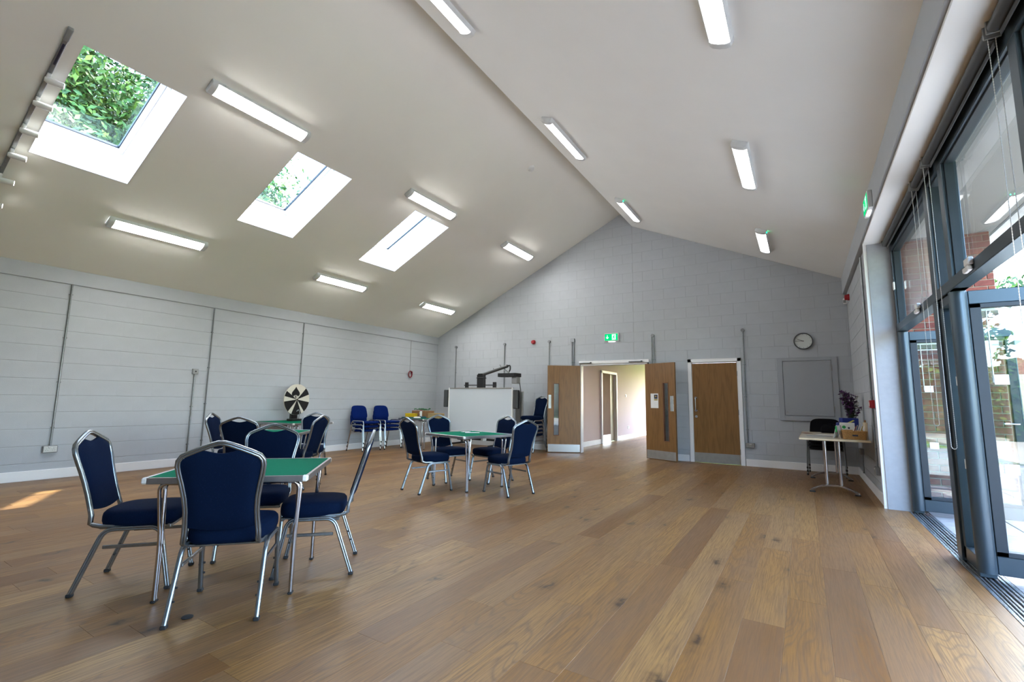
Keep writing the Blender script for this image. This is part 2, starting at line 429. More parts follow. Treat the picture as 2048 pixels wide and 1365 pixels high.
def arc(c, r, a0, a1, n, plane='xz'):
    out = []
    for i in range(n + 1):
        a = radians(a0 + (a1 - a0) * i / n); p = (c[0] + r * cos(a), c[1] + r * sin(a)); out.append(p)
    return out
def fillet(pts, rad, n=5, closed=False):
    """round the corners of a polyline (3D)"""
    P = [Vector(p) for p in pts]; out = []
    N = len(P)
    for i in range(N):
        if not closed and i in (0, N - 1): out.append(P[i]); continue
        a, b, c = P[i - 1], P[i], P[(i + 1) % N]
        r = rad[i] if isinstance(rad, (list, tuple)) else rad
        if r <= 0: out.append(b); continue
        d1 = (a - b); d2 = (c - b); l = min(d1.length * .49, d2.length * .49, r); p0 = b + d1.normalized() * l; p1 = b + d2.normalized() * l
        for k in range(n + 1):
            t = k / n; out.append((1 - t) ** 2 * p0 + 2 * t * (1 - t) * b + t * t * p1)
    return out
# ================================================================== ROOM SHELL
XL, XR, YF, YN = -8.757, 0.752, 10.0, -4.5
XRI, ZRL, ZRR = -3.095, 5.604, 5.131
SLP = (5.604 - 2.867) / (8.81 - 3.095); SRP = (5.131 - 3.434) / (.695 + 3.095)
def zl(x): return ZRL - SLP * (XRI - x)
def zr(x): return ZRR - SRP * (x - XRI)

# ---- clip helpers (2D convex polygons)
def clip(poly, a, b, c):
    out = []
    for i in range(len(poly)):
        p, q = poly[i], poly[(i + 1) % len(poly)]
        dp = a * p[0] + b * p[1] - c; dq = a * q[0] + b * q[1] - c
        if dp <= 0: out.append(p)
        if (dp < 0 < dq) or (dq < 0 < dp):
            t = dp / (dp - dq); out.append((p[0] + t * (q[0] - p[0]), p[1] + t * (q[1] - p[1])))
    return out
def area(p): return .5 * sum(p[i][0] * p[(i + 1) % len(p)][1] - p[(i + 1) % len(p)][0] * p[i][1] for i in range(len(p)))
def inset(poly, d):
    n = len(poly); c = list(poly)
    out = [(-50, -50), (50, -50), (50, 50), (-50, 50)]
    for i in range(n):
        p, q = poly[i], poly[(i + 1) % n]; ex, ey = q[0] - p[0], q[1] - p[1]; L = hypot(ex, ey)
        if L < 1e-6: continue
        nx, ny = ey / L, -ex / L
        out = clip(out, nx, ny, nx * p[0] + ny * p[1] - d)
        if len(out) < 3: return []
    return out
def subtract(rect, hole):
    x0, z0, x1, z1 = rect; a, b, c, d = hole
    if a >= x1 or c <= x0 or b >= z1 or d <= z0: return [rect]
    r = []
    if a > x0: r.append((x0, z0, min(a, x1), z1))
    if c < x1: r.append((max(c, x0), z0, x1, z1))
    m0, m1 = max(x0, a), min(x1, c)
    if d < z1: r.append((m0, d, m1, z1))
    if b > z0: r.append((m0, z0, m1, b))
    return r
def block_polys(u0, u1, z1, holes, planes, bw=.450, bh=.225, off=0.0, zoff=0.0):
    res = []; k = 0; z = zoff
    while z < z1:
        u = u0 - (bw / 2 if k % 2 else 0) - off
        while u < u1:
            rects = [(max(u, u0), z, min(u + bw, u1), min(z + bh, z1))]
            for h in holes: rects = [q for r in rects for q in (subtract(r, h) if r[2] - r[0] > .004 else [])]
            for r in rects:
                if r[2] - r[0] < .02 or r[3] - r[1] < .02: continue
                p = [(r[0], r[1]), (r[2], r[1]), (r[2], r[3]), (r[0], r[3])]
                for pl in planes:
                    p = clip(p, *pl)
                    if len(p) < 3: break
                if len(p) >= 3 and area(p) > .002: res.append(p)
            u += bw
        z += bh; k += 1
    return res
def make_blocks(parent, polys, MW, mat, name, joint=.006, depth=.0035, ch=.002, near=None, limit=300, ju=None):
    """MW maps (u, v, out) to world; nearest pieces become parts, the rest one stuff part"""
    polys = sorted(polys, key=near) if near else polys
    cache = {}; rest = MB(); nrest = 0
    for i, p in enumerate(polys):
        if ju is not None:
            us = [a for a, b in p]; w_ = max(us) - min(us); c_ = (max(us) + min(us)) / 2; k_ = (w_ + joint + 2 * ch - ju) / w_
            p = [(c_ + (a - c_) * k_, b) for a, b in p]
        q0 = inset(p, joint / 2)
        if len(q0) < 3: continue
        q1 = inset(p, joint / 2 + ch)
        if len(q1) != len(q0): q1 = q0
        cx = sum(a for a, b in q0) / len(q0); cz = sum(b for a, b in q0) / len(q0)
        n = len(q0)
        vs = [(a - cx, b - cz, -.001) for a, b in q0] + [(a - cx, b - cz, depth - ch) for a, b in q0] + [(a - cx, b - cz, depth) for a, b in q1]
        fs = [(j, (j + 1) % n, n + (j + 1) % n, n + j) for j in range(n)] + [(n + j, n + (j + 1) % n, 2 * n + (j + 1) % n, 2 * n + j) for j in range(n)] + [tuple(range(2 * n, 3 * n))]
        if i < limit:
            key = tuple(round(c, 4) for v in vs for c in v)
            if key not in cache:
                m = MB().add(vs, fs); cache[key] = m.mesh(name, mat, smooth=False)
            o = bpy.data.objects.new(name, cache[key]); COL.objects.link(o); o.parent = parent
            o.matrix_local = MW @ Matrix.Translation((cx, cz, 0))
        else:
            rest.add(vs, fs, MW @ Matrix.Translation((cx, cz, 0))); nrest += 1
    if nrest:
        o = rest.obj(name, mat, parent, smooth=False); o['kind'] = 'stuff'

# ---- floor: oak planks
fl = MB().box((-3.9, 2.75, -.09), (9.9, 14.5, .14)).box((-3.6, 14.7, -.09), (2.8, 9.4, .14)).obj('floor', 'oak_floor', None, smooth=False)
struct(fl, 'wide oak plank floor running towards the far wall')
PW = 0.2; X0 = 0.053
anchors = {-2: 2.965, -3: 3.55, -1: 3.42, 2: 3.42, 1: 3.97, -4: 4.22, -12: 3.10, -15: 2.71, -10: 3.60}
planks = []
for k in range(-45, 5):
    xa = X0 + PW * (k); xb = xa + PW
    xa2, xb2 = max(xa, XL - .02), min(xb, .935)
    if xb2 - xa2 < .01: continue
    rnd = random.Random(k * 13 + 5); L = 1.9
    ys = anchors.get(k, 3 + rnd.uniform(0, 1.9))
    cuts = [ys]
    y = ys
    while y < YF + .02: y += rnd.choice([1.9, 1.9, 1.9, 1.5, 2.2]); cuts.append(y)
    y = ys
    while y > YN: y -= rnd.choice([1.9, 1.9, 2.2, 1.6]); cuts.append(y)
    cuts = sorted(cuts)
    for a, b in zip(cuts, cuts[1:]):
        a2, b2 = max(a, YN), min(b, YF + .02)
        if b2 - a2 > .03: planks.append((xa2, a2, xb2, b2))
for k in range(-30, -9):        # through the doorway and along the corridor
    xa = X0 + PW * k; xa2, xb2 = max(xa, -4.85), min(xa + PW, -2.42); rnd = random.Random(k * 7 + 99)
    if xb2 - xa2 < .02: continue
    y = YF + .02
    while y < 18.9:
        n = min(19.0, y + rnd.choice([1.9, 1.6, 2.2])); planks.append((xa2, y, xb2, n)); y = n
fwd2 = Vector((_f.x, _f.y))
def plank_key(p):
    cx, cy = (p[0] + p[2]) / 2, (p[1] + p[3]) / 2
    d = cx * fwd2.x + cy * fwd2.y
    lat = abs(cx * fwd2.y - cy * fwd2.x)
    if d < .3 or lat > d * 1.25 + .3: return 100 + hypot(cx, cy)
    return d
planks.sort(key=plank_key)
pc = {}; rest = MB()
for i, (xa, ya, xb, yb) in enumerate(planks):
    w, l = xb - xa, yb - ya
    g = .0003; c = .0008; t = .012
    vs = []
    for (dx, z) in ((g, -t), (g, -c), (g + c, 0)):
        vs += [(-w / 2 + dx, -l / 2 + dx, z), (w / 2 - dx, -l / 2 + dx, z), (w / 2 - dx, l / 2 - dx, z), (-w / 2 + dx, l / 2 - dx, z)]
    fs = [(8, 9, 10, 11)] + [(r * 4 + j, r * 4 + (j + 1) % 4, r * 4 + 4 + (j + 1) % 4, r * 4 + 4 + j) for r in (0, 1) for j in range(4)]
    if i < 300:
        key = (round(w, 4), round(l, 3))
        if key not in pc: pc[key] = MB().add(vs, fs).mesh('plank', 'oak_floor', smooth=False)
        link('plank', pc[key], fl, ((xa + xb) / 2, (ya + yb) / 2, 0))
    else: rest.add(vs, fs, Matrix.Translation(((xa + xb) / 2, (ya + yb) / 2, 0)))
o = rest.obj('plank', 'oak_floor', fl, smooth=False); o['kind'] = 'stuff'

# ---- far wall with the two door openings
D1 = (-4.385, 0, -2.775, 2.02); D2 = (-1.985, 0, -.99, 2.06)
gab_l = (-SLP, 1, ZRL - SLP * XRI); gab_r = (SRP, 1, ZRR + SRP * XRI)   # z <= ...
def far_prisms(m, y0, y1, holes=(D1, D2)):
    xs = [-9.0, D1[0], D1[2], XRI, D2[0], D2[2], 1.2]
    xs = sorted(xs)
    for a, b in zip(xs, xs[1:]):
        z0 = 0
        for h in holes:
            if a >= h[0] - 1e-6 and b <= h[2] + 1e-6: z0 = h[3]
        f = zl if b <= XRI + 1e-6 else zr
        m.prism([(a, z0), (b, z0), (b, f(b) + .02), (a, f(a) + .02)], 0, 1, Matrix(((1, 0, 0, 0), (0, 0, y1 - y0, y0), (0, 1, 0, 0), (0, 0, 0, 1))))
m = MB(); far_prisms(m, YF + .003, YF + .13)
wf = struct(m.obj('wall_far', 'mortar_paint', None, smooth=False), 'pale painted block gable wall with the doors')
MF = Matrix(((1, 0, 0, 0), (0, 0, -1, YF + .003), (0, 1, 0, 0), (0, 0, 0, 1)))
pl = block_polys(XL, XRI, 5.7, [D1], [gab_l], off=.2) 
pr = block_polys(XRI, XR, 5.7, [D1, D2], [gab_r], off=(XRI - XL + .2) % .45)
make_blocks(wf, pl + pr, MF, 'wall_paint', 'block', near=lambda p: hypot(p[0][0], 10) + (0 if p[0][1] < 4.2 else .6), joint=.005, depth=.0025, ch=.0015)

# ---- left wall
wl = struct(MB().box((XL - .153, 2.75, 1.35), (.30, 14.6, 2.72)).obj('wall_left', 'mortar_paint', None, smooth=False), 'pale painted block wall on the left')
ML = Matrix(((0, 0, 1, XL - .003), (1, 0, 0, 0), (0, 1, 0, 0), (0, 0, 0, 1)))
make_blocks(wl, block_polys(YN, YF, 2.70, [], [], off=.13), ML, 'wall_paint', 'block', near=lambda p: (0 if p[0][0] > 1.0 else 50) + abs(p[0][0]), joint=.007, ju=.0004)
eave = struct(MB().box((XL - .05, 2.75, 2.80), (.145, 14.6, .21), .004).obj('trim_left_eaves', 'wall_paint', None, smooth=False), 'smooth plastered strip above the left blocks')

# ---- right wall: block return beyond the glazing, downstand beam, soffit over the opening
YP = 6.93
wr = struct(MB().box((XR + .153, 8.47, 1.6), (.30, 3.1, 3.2)).obj('wall_right', 'mortar_paint', None, smooth=False), 'short painted block wall right of the corner')
MR = Matrix(((0, 0, -1, XR + .003), (-1, 0, 0, 0), (0, 1, 0, 0), (0, 0, 0, 1)))
make_blocks(wr, block_polys(-YF, -YP - .02, 3.13, [], [], off=.1), MR, 'wall_paint', 'block')
struct(MB().box((.895, 1.23, 3.125), (.355, 11.4, .02), .002).obj('trim_window_soffit', 'reveal_white', None, smooth=False), 'bright white soffit board over the glazing')  # split from the beam so it stays white while the beam is darkened
beam = struct(MB().box((.90, 2.75, 3.345), (.41, 14.5, .41), .004).obj('wall_right_beam', 'wall_paint', None, smooth=False), 'white boxed beam over the glazing, its shade put into the darker paint')  # darker wall paint stands in for shade on the room face
lin = struct(MB().box((.845, YP + .012, 1.56), (.25, .024, 3.12), .002).obj('trim_window_reveal', 'gloss_white', None, smooth=False), 'white reveal board at the end of the glazing')
wn = struct(MB().prism([(-9, 0), (1.2, 0), (1.2, zr(1.2)), (XRI, ZRR + .5), (-9, zl(-9))], 0, 1, Matrix(((1, 0, 0, 0), (0, 0, .3, YN - .3), (0, 1, 0, 0), (0, 0, 0, 1)))).obj('wall_near', 'wall_paint', None, smooth=False))
wrn = struct(MB().box((.90, -2.9, 1.56), (.30, 3.2, 3.13)).obj('wall_right_near', 'wall_paint', None, smooth=False))

# ---- ceiling with three skylight holes
SKYL = [(1.212, 2.082), (3.41, 4.292), (5.645, 6.55)]; SX0, SX1 = -6.972, -5.572
def Lp(x, y, d=0.0):
    n = Vector((-SLP, 0, 1)).normalized(); return Vector((x, y, zl(x))) + n * d
m = MB()
def quadL(xa, xb, ya, yb): m.add([Lp(xa, ya), Lp(xb, ya), Lp(xb, yb), Lp(xa, yb)], [(0, 3, 2, 1)])
quadL(SX1, XRI, YN, YF + .1); quadL(-8.95, SX0, YN, YF + .1)
yy = YN
for a, b in SKYL: quadL(SX0, SX1, yy, a); yy = b
quadL(SX0, SX1, yy, YF + .1)
# outer skin so that no daylight leaks in
def quadO(xa, xb, ya, yb): m.add([Lp(xa, ya, .40), Lp(xb, ya, .40), Lp(xb, yb, .40), Lp(xa, yb, .40)], [(0, 1, 2, 3)])
quadO(SX1, XRI + .3, YN - .3, YF + .3); quadO(-9.4, SX0, YN - .3, YF + .3)
yy = YN - .3
for a, b in SKYL: quadO(SX0, SX1, yy, a); yy = b
quadO(SX0, SX1, yy, YF + .3)
mo = m.obj('ceiling', 'ceiling_left_paint', None, smooth=False); struct(mo, 'cream sloping ceiling with three rooflights')
m = MB()
m.add([(XRI, YN, ZRR), (1.1, YN, zr(1.1)), (1.1, YF + .1, zr(1.1)), (XRI, YF + .1, ZRR)], [(0, 1, 2, 3)])
m.add([(XRI, YN, ZRR), (XRI, YF + .1, ZRR), (XRI, YF + .1, ZRL + .02), (XRI, YN, ZRL + .02)], [(0, 1, 2, 3)])
n = Vector((SRP, 0, 1)).normalized() * .35
m.add([Vector((XRI - .3, YN - .3, ZRR + .3)) + n, Vector((2.0, YN - .3, zr(2.0))) + n, Vector((2.0, YF + .3, zr(2.0))) + n, Vector((XRI - .3, YF + .3, ZRR + .3)) + n], [(0, 1, 2, 3)])
struct(m.obj('ceiling', 'ceiling_right_paint', None, smooth=False), 'pinkish white sloping ceiling right of the ridge')

# ---- skylights
for i, (ya, yb) in enumerate(SKYL):
    M = Matrix.Translation(Lp((SX0 + SX1) / 2, (ya + yb) / 2)) @ Matrix((Vector((1, 0, SLP)).normalized().to_tuple() + (0,), (0, 1, 0, 0), Vector((-SLP, 0, 1)).normalized().to_tuple() + (0,), (0, 0, 0, 1))).transposed()
    w = sroot('window_%d' % (i + 1), ['rooflight nearest the spotlight rail', 'middle rooflight', 'rooflight nearest the far wall'][i], M=M)
    lu = (SX1 - SX0) * sqrt(1 + SLP * SLP); lv = yb - ya; U, V = lu / 2, lv / 2; D = .40
    m = MB(); t = .012
    m.box((0, V + t / 2, D / 2), (lu + 2 * t, t, D)).box((0, -V - t / 2, D / 2), (lu + 2 * t, t, D)).box((U + t / 2, 0, D / 2), (t, lv, D)).box((-U - t / 2, 0, D / 2), (t, lv, D))
    m.obj('reveal_lining', 'reveal_white', w, smooth=False)
    def ring(nm, mat, ow, iw, z0, z1, oo):
        m = MB(); a, b = U + oo, V + oo
        h = z1 - z0; zc = (z0 + z1) / 2
        m.box((0, b - ow / 2, zc), (2 * a, ow, h), .003).box((0, -b + ow / 2, zc), (2 * a, ow, h), .003).box((a - ow / 2, 0, zc), (ow, 2 * (b - ow), h), .003).box((-a + ow / 2, 0, zc), (ow, 2 * (b - ow), h), .003)
        m.obj(nm, mat, w, smooth=False)
    ring('frame', 'gloss_white', .055, 0, D, D + .07, .02)
    ring('sash', 'gloss_white', .055, 0, D + .035, D + .10, -.037)
    ring('seal', 'window_seal', .010, 0, D + .060, D + .10, -.092)
    MB().box((0, 0, D + .08), (lu - .20, lv - .20, .006)).obj('pane', 'skylight_glass', w, smooth=False)
    ring('flashing', 'roof_lead', .10, 0, D + .02, D + .11, .13)

# ---- baseboards
def skirt(name, boxes):
    m = MB()
    for c, d in boxes: m.box(c, d, .004)
    return struct(m.obj(name, 'gloss_white', None, smooth=False))
skirt('baseboard_left', [((XL + .009, 2.75, .065), (.018, 14.5, .13))])
for c, d in (((-6.575, YF - .009, .065), (4.36, .018, .13)), ((-2.385, YF - .009, .065), (.76, .018, .13)), ((-.12, YF - .009, .065), (1.72, .018, .13))): skirt('baseboard_far', [(c, d)])
skirt('baseboard_right', [((XR - .009, 8.47, .065), (.018, 3.04, .13))])

# ---- double doors
def frame3(m, x0, x1, z1, w, y0, y1):
    m.box((x0 + w / 2, (y0 + y1) / 2, z1 / 2), (w, y1 - y0, z1), .004).box((x1 - w / 2, (y0 + y1) / 2, z1 / 2), (w, y1 - y0, z1), .004).box(((x0 + x1) / 2, (y0 + y1) / 2, z1 - w / 2), (x1 - x0, y1 - y0, w), .004)
d1 = sroot('door_1', 'oak double doors standing open to the corridor', (0, 0, 0))
m = MB(); frame3(m, D1[0] + .002, D1[2] - .002, D1[3] - .002, .035, YF - .012, YF + .12); m.obj('door_frame', 'gloss_white', d1, smooth=False)
MB().box((-3.58, YF - .02, 2.055), (1.62, .035, .066), .004).obj('door_head_cover', 'gloss_white', d1, smooth=False)
def closer(x):
    m = MB(); m.box((0, 0, 0), (.30, .04, .014), .004).cyl((.13, 0, -.01), (.13, 0, .02), .018, 12)
    return m.obj('door_closer_arm', 'dark_grey_plastic', d1, (x, YF - .058, 2.04))
closer(-4.22); closer(-3.05)
def leaf(parent, hinge, free, H, win, mirror, notice=False):
    hx, hy = hinge; fx, fy = free; L = hypot(fx - hx, fy - hy); ang = atan2(fy - hy, fx - hx)
    r = bpy.data.objects.new('door_leaf', None); COL.objects.link(r); r.empty_display_size = .1; r.parent = parent; r.location = (hx, hy, .008); r.rotation_euler = (0, 0, ang)
    s = mirror   # local -y or +y faces the room
    T = .044; (wa, wb, za, zb) = win
    m = MB()
    m.box((wa / 2, 0, H / 2), (wa, T, H), .002).box(((wb + L) / 2, 0, H / 2), (L - wb, T, H), .002).box(((wa + wb) / 2, 0, za / 2), (wb - wa, T, za), .0).box(((wa + wb) / 2, 0, (zb + H) / 2), (wb - wa, T, H - zb), .0)
    m.obj('door_panel', 'oak_door', r, smooth=False)
    m = MB(); b = .014
    for c, d in ((((wa + b / 2), 0, (za + zb) / 2), (b, T + .012, zb - za)), (((wb - b / 2), 0, (za + zb) / 2), (b, T + .012, zb - za)), (((wa + wb) / 2, 0, za + b / 2), (wb - wa, T + .012, b)), (((wa + wb) / 2, 0, zb - b / 2), (wb - wa, T + .012, b))): m.box(c, d, .003)
    m.obj('glazing_bead', 'dark_door', r, smooth=False)
    MB().box(((wa + wb) / 2, 0, (za + zb) / 2), (wb - wa - .01, .006, zb - za - .01)).obj('vision_pane', 'pane_glass', r, smooth=False)
    return r, L, T
H = 1.975
rl, L, T = leaf(d1, (-4.352, 9.955), (-5.02, 9.60), H, (.485, .62, .37, 1.565), 1)
for sgn in (1, -1):
    MB().box((L / 2, sgn * (T / 2 + .001), .095), (L - .03, .003, .17), .001).obj('kick_plate', 'brushed_steel', rl, smooth=False)
    MB().box((L - .055, sgn * (T / 2 + .001), 1.14), (.062, .003, .31), .001).obj('push_plate', 'brushed_steel', rl, smooth=False)
rr, L, T = leaf(d1, (-2.838, 9.945), (-2.173, 9.70), H, (.425, .56, .37, 1.565), -1)
for sgn in (1, -1):
    MB().box((L / 2, sgn * (T / 2 + .001), .095), (L - .03, .003, .17), .001).obj('kick_plate', 'dull_steel', rr, smooth=False)
    MB().box((L - .075, sgn * (T / 2 + .001), 1.14), (.075, .003, .31), .001).obj('push_plate', 'brushed_steel', rr, smooth=False)
# ---- single door
d2 = sroot('door_2', 'closed plain oak door right of the double doors')
m = MB(); frame3(m, D2[0] + .002, D2[2] - .002, D2[3] - .002, .07, YF - .018, YF + .12); m.obj('door_frame', 'gloss_white', d2, smooth=False)
m = MB(); frame3(m, D2[0] + .072, D2[2] - .072, D2[3] - .072, .012, YF + .004, YF + .05); m.obj('door_stop', 'gloss_white', d2, smooth=False)
x0, x1 = D2[0] + .082, D2[2] - .084
MB().box(((x0 + x1) / 2, YF + .022, .985), (x1 - x0, .044, 1.965), .002).obj('door_panel', 'oak_door', d2, smooth=False)
MB().box(((x0 + x1) / 2, YF + .16, 1.0), (x1 - x0 + .16, .02, 2.0)).obj('leak_blocker', 'wall_paint', d2, smooth=False)  # unseen board added behind the door to stop light leaking round it
MB().box(((x0 + x1) / 2, YF - .002, .10), (x1 - x0 - .01, .004, .185), .001).obj('kick_plate', 'dull_steel', d2, smooth=False)
m = MB(); hx = x0 + .055
m.tube(fillet([(hx, YF, 1.02), (hx, YF - .055, 1.02), (hx, YF - .055, 1.27), (hx, YF, 1.27)], .02, 4), .0095, 10).cyl((hx, YF, 1.02), (hx, YF - .008, 1.02), .025, 16).cyl((hx, YF, 1.27), (hx, YF - .008, 1.27), .025, 16)
m.obj('pull_handle', 'chrome', d2)
m = MB(); m.cyl((hx, YF, .90), (hx, YF - .010, .90), .026, 18).box((hx, YF - .018, .90), (.014, .018, .03), .004); m.obj('thumb_turn', 'chrome', d2)
m = MB()
for z in (.25, 1.0, 1.75): m.box((x1 + .003, YF - .004, z), (.012, .012, .10), .003)
m.objs('hinge', 'steel_box', d2, smooth=False)

# ---- corridor beyond the double doors
struct(MB().box((-4.95, 11.30, 1.3), (.2, 2.40, 2.6)).box((-4.95, 16.4, 1.3), (.2, 5.2, 2.6)).box((-4.95, 13.15, 2.33), (.2, 1.30, .56)).obj('wall_corridor_left', 'corridor_paint', None, smooth=False))
struct(MB().box((-2.32, 12.6, 1.3), (.2, 5.0, 2.6)).box((-2.32, 18.8, 1.3), (.2, .5, 2.6)).box((-2.32, 16.8, 2.45), (.2, 3.6, .3)).box((-2.32, 16.8, .1), (.2, 3.6, .2)).obj('wall_corridor_right', 'corridor_paint', None, smooth=False))
struct(MB().box((-3.6, 19.05, .45), (2.7, .1, .9)).box((-3.6, 19.05, 2.45), (2.7, .1, .3)).box((-4.75, 19.05, 1.6), (.2, .1, 1.4)).obj('wall_corridor_end', 'corridor_paint', None, smooth=False))
struct(MB().box((-3.6, 14.7, 2.65), (2.8, 8.8, .1)).obj('ceiling', 'plaster', None, smooth=False), 'flat white corridor ceiling')
skirt('baseboard_corridor', [((-4.841, 11.39, .065), (.018, 2.2, .13))]); skirt('baseboard_corridor', [((-4.841, 16.4, .065), (.018, 5.1, .13))])
w = sroot('window_5', 'side window lighting the corridor')
m = MB()
for y in (15.13, 16.82, 18.52): m.box((-2.32, y, 1.25), (.07, .06, 2.1), .004)
m.box((-2.32, 16.82, 2.27), (.07, 3.4, .06), .004).box((-2.32, 16.82, .23), (.07, 3.4, .06), .004); m.obj('frame', 'gloss_white', w, smooth=False)
for y in (15.975, 17.67): MB().box((-2.32, y, 1.25), (.006, 1.62, 1.98)).obj('pane', 'pane_glass', w, smooth=False)
d5 = sroot('door_5', 'dark brown door recessed in the corridor wall')
m = MB()
for y in (12.535, 13.765): m.box((-4.86, y, 1.02), (.10, .07, 2.04), .004)
m.box((-4.86, 13.15, 2.02), (.10, 1.30, .07), .004); m.box((-4.99, 13.15, 1.02), (.02, 1.3, 2.05)); m.obj('door_frame', 'gloss_white', d5, smooth=False)
MB().box((-4.915, 12.99, 1.0), (.044, .84, 1.97), .002).obj('door_panel', 'dark_door', d5, smooth=False)
MB().box((-4.915, 13.57, 1.0), (.03, .32, 1.97), .002).obj('side_panel', 'beech_laminate', d5, smooth=False)
MB().box((-4.889, 12.99, .12), (.004, .80, .2), .001).obj('kick_plate', 'brushed_steel', d5, smooth=False)
MB().box((-4.889, 12.75, 1.55), (.004, .05, .11), .001).obj('door_sign', 'paper_white', d5, smooth=False)
t = thing('light_switch', 'small round steel switch on the pink corridor wall', 'switch', (-4.85, 14.69, 1.37))
MB().box((.006, 0, 0), (.012, .09, .09), .004).obj('plate', 'steel_box', t, smooth=False); MB().box((.016, 0, 0), (.010, .02, .035), .003).obj('rocker', 'white_plastic', t, smooth=False)
t = thing('wall_socket', 'small white socket low on the pink corridor wall', 'socket', (-4.85, 14.92, .36))
MB().box((.006, 0, 0), (.012, .15, .09), .004).obj('plate', 'white_plastic', t, smooth=False); MB().box((.014, 0, .02), (.006, .03, .02), .002).obj('switch_rocker', 'grey_plastic', t, smooth=False)
# ================================================================== GLAZED WALL
GX0, GX1 = .972, 1.062; GC = (GX0 + GX1) / 2; GD = GX1 - GX0
ZT0, ZT1, ZH0, ZH1 = 2.022, 2.105, 2.985, 3.13
w4 = sroot('window_4', 'tall grey framed glazed wall on the right')
def member(nm, y0, y1, z0, z1, x0=GX0, x1=GX1, mat='window_metal'):
    return MB().box(((x0 + x1) / 2, (y0 + y1) / 2, (z0 + z1) / 2), (x1 - x0, y1 - y0, z1 - z0), .004).obj(nm, mat, w4, smooth=False)
Y_ = [(6.855, 6.928), (4.95, 5.12), (4.50, 4.605), (3.03, 3.13), (2.60, 2.70), (1.10, 1.25), (.70, .80), (-1.30, -1.20)]
for a, b in Y_: member('mullion', a, b, ZT0, ZH1)
member('transom', -1.2, 6.928, ZT0, ZT1, GX0 - .004, GX1 + .004); member('head_rail', -1.2, 6.928, ZH0, ZH1, GX0 - .003, GX1)
member('jamb', 6.875, 6.928, 0, ZT0); member('mullion', 5.00, 5.125, .0, ZT0, GX0 - .004, GX1); member('mullion', 4.60, 4.66, .0, ZT0); member('mullion', .70, .80, 0, ZT0); member('mullion', -1.3, -1.2, 0, ZT0)
tops = [(5.12, 6.855), (4.605, 4.95), (3.13, 4.50), (2.70, 3.03), (1.25, 2.60), (.80, 1.10), (-1.2, .70)]
def seal(y0, y1, z0, z1, x=GC, w=.014, d=.05):
    m = MB(); yc, zc = (y0 + y1) / 2, (z0 + z1) / 2
    m.box((x, y0 + w / 2, zc), (d, w, z1 - z0)).box((x, y1 - w / 2, zc), (d, w, z1 - z0)).box((x, yc, z0 + w / 2), (d, y1 - y0 - 2 * w, w)).box((x, yc, z1 - w / 2), (d, y1 - y0 - 2 * w, w))
    m.obj('glazing_seal', 'window_seal', w4, smooth=False)
for a, b in tops:
    seal(a, b, ZT1, ZH0); MB().box((GC + .01, (a + b) / 2, (ZT1 + ZH0) / 2), (.02, b - a - .02, ZH0 - ZT1 - .02)).obj('pane', 'pane_glass', w4, smooth=False)
# narrow fixed light between mullion and second leaf
m = MB(); m.box((GC, 4.83, .07), (.07, .34, .10), .004).box((GC, 4.83, 1.98), (.07, .34, .07), .004).box((GC, 4.965, 1.02), (.07, .06, 1.98), .004).box((GC, 4.685, 1.02), (.07, .05, 1.98), .004)
m.obj('side_light_frame', 'window_metal', w4, smooth=False)
MB().box((GC, 4.825, 1.03), (.02, .24, 1.84)).obj('pane', 'pane_glass', w4, smooth=False)
m = MB()
for z in (1.36, .74): m.box((GC - .012, 4.80, z), (.002, .07, .07))
m.objs('safety_sticker', 'paper_white', w4, smooth=False)
MB().box((GC, -.2, 1.0), (.02, 1.9, 2.0)).obj('pane', 'pane_glass', w4, smooth=False)
# white window restrictors on the transom
for y in (5.62, 4.02):
    m = MB(); m.box((GX0 - .018, y, ZT1 - .01), (.03, .09, .05), .006).box((GX0 - .022, y + .02, ZT1 - .055), (.028, .11, .035), .006)
    m.obj('window_catch', 'white_plastic', w4, smooth=False)
m = MB(); m.box((GX0 - .008, 6.80, 2.55), (.014, .05, .09), .003); m.obj('label_plate', 'paper_white', w4, smooth=False)
# floor track
tr = sroot('trim_door_track', 'ribbed aluminium sliding door track in the floor')
MB().box((1.03, 2.86, -.024), (.19, 8.14, .03)).obj('track_base', 'window_seal', tr, smooth=False)
for x, wd, z in ((.948, .022, .002), (.974, .012, -.001), (.996, .010, .002), (1.022, .014, -.002), (1.046, .010, .003), (1.078, .016, -.002), (1.104, .022, .0)):
    MB().box((x, 2.86, z - .012), (wd, 8.14, .024), .002).obj('track_rail', 'track_alu', tr, smooth=False)
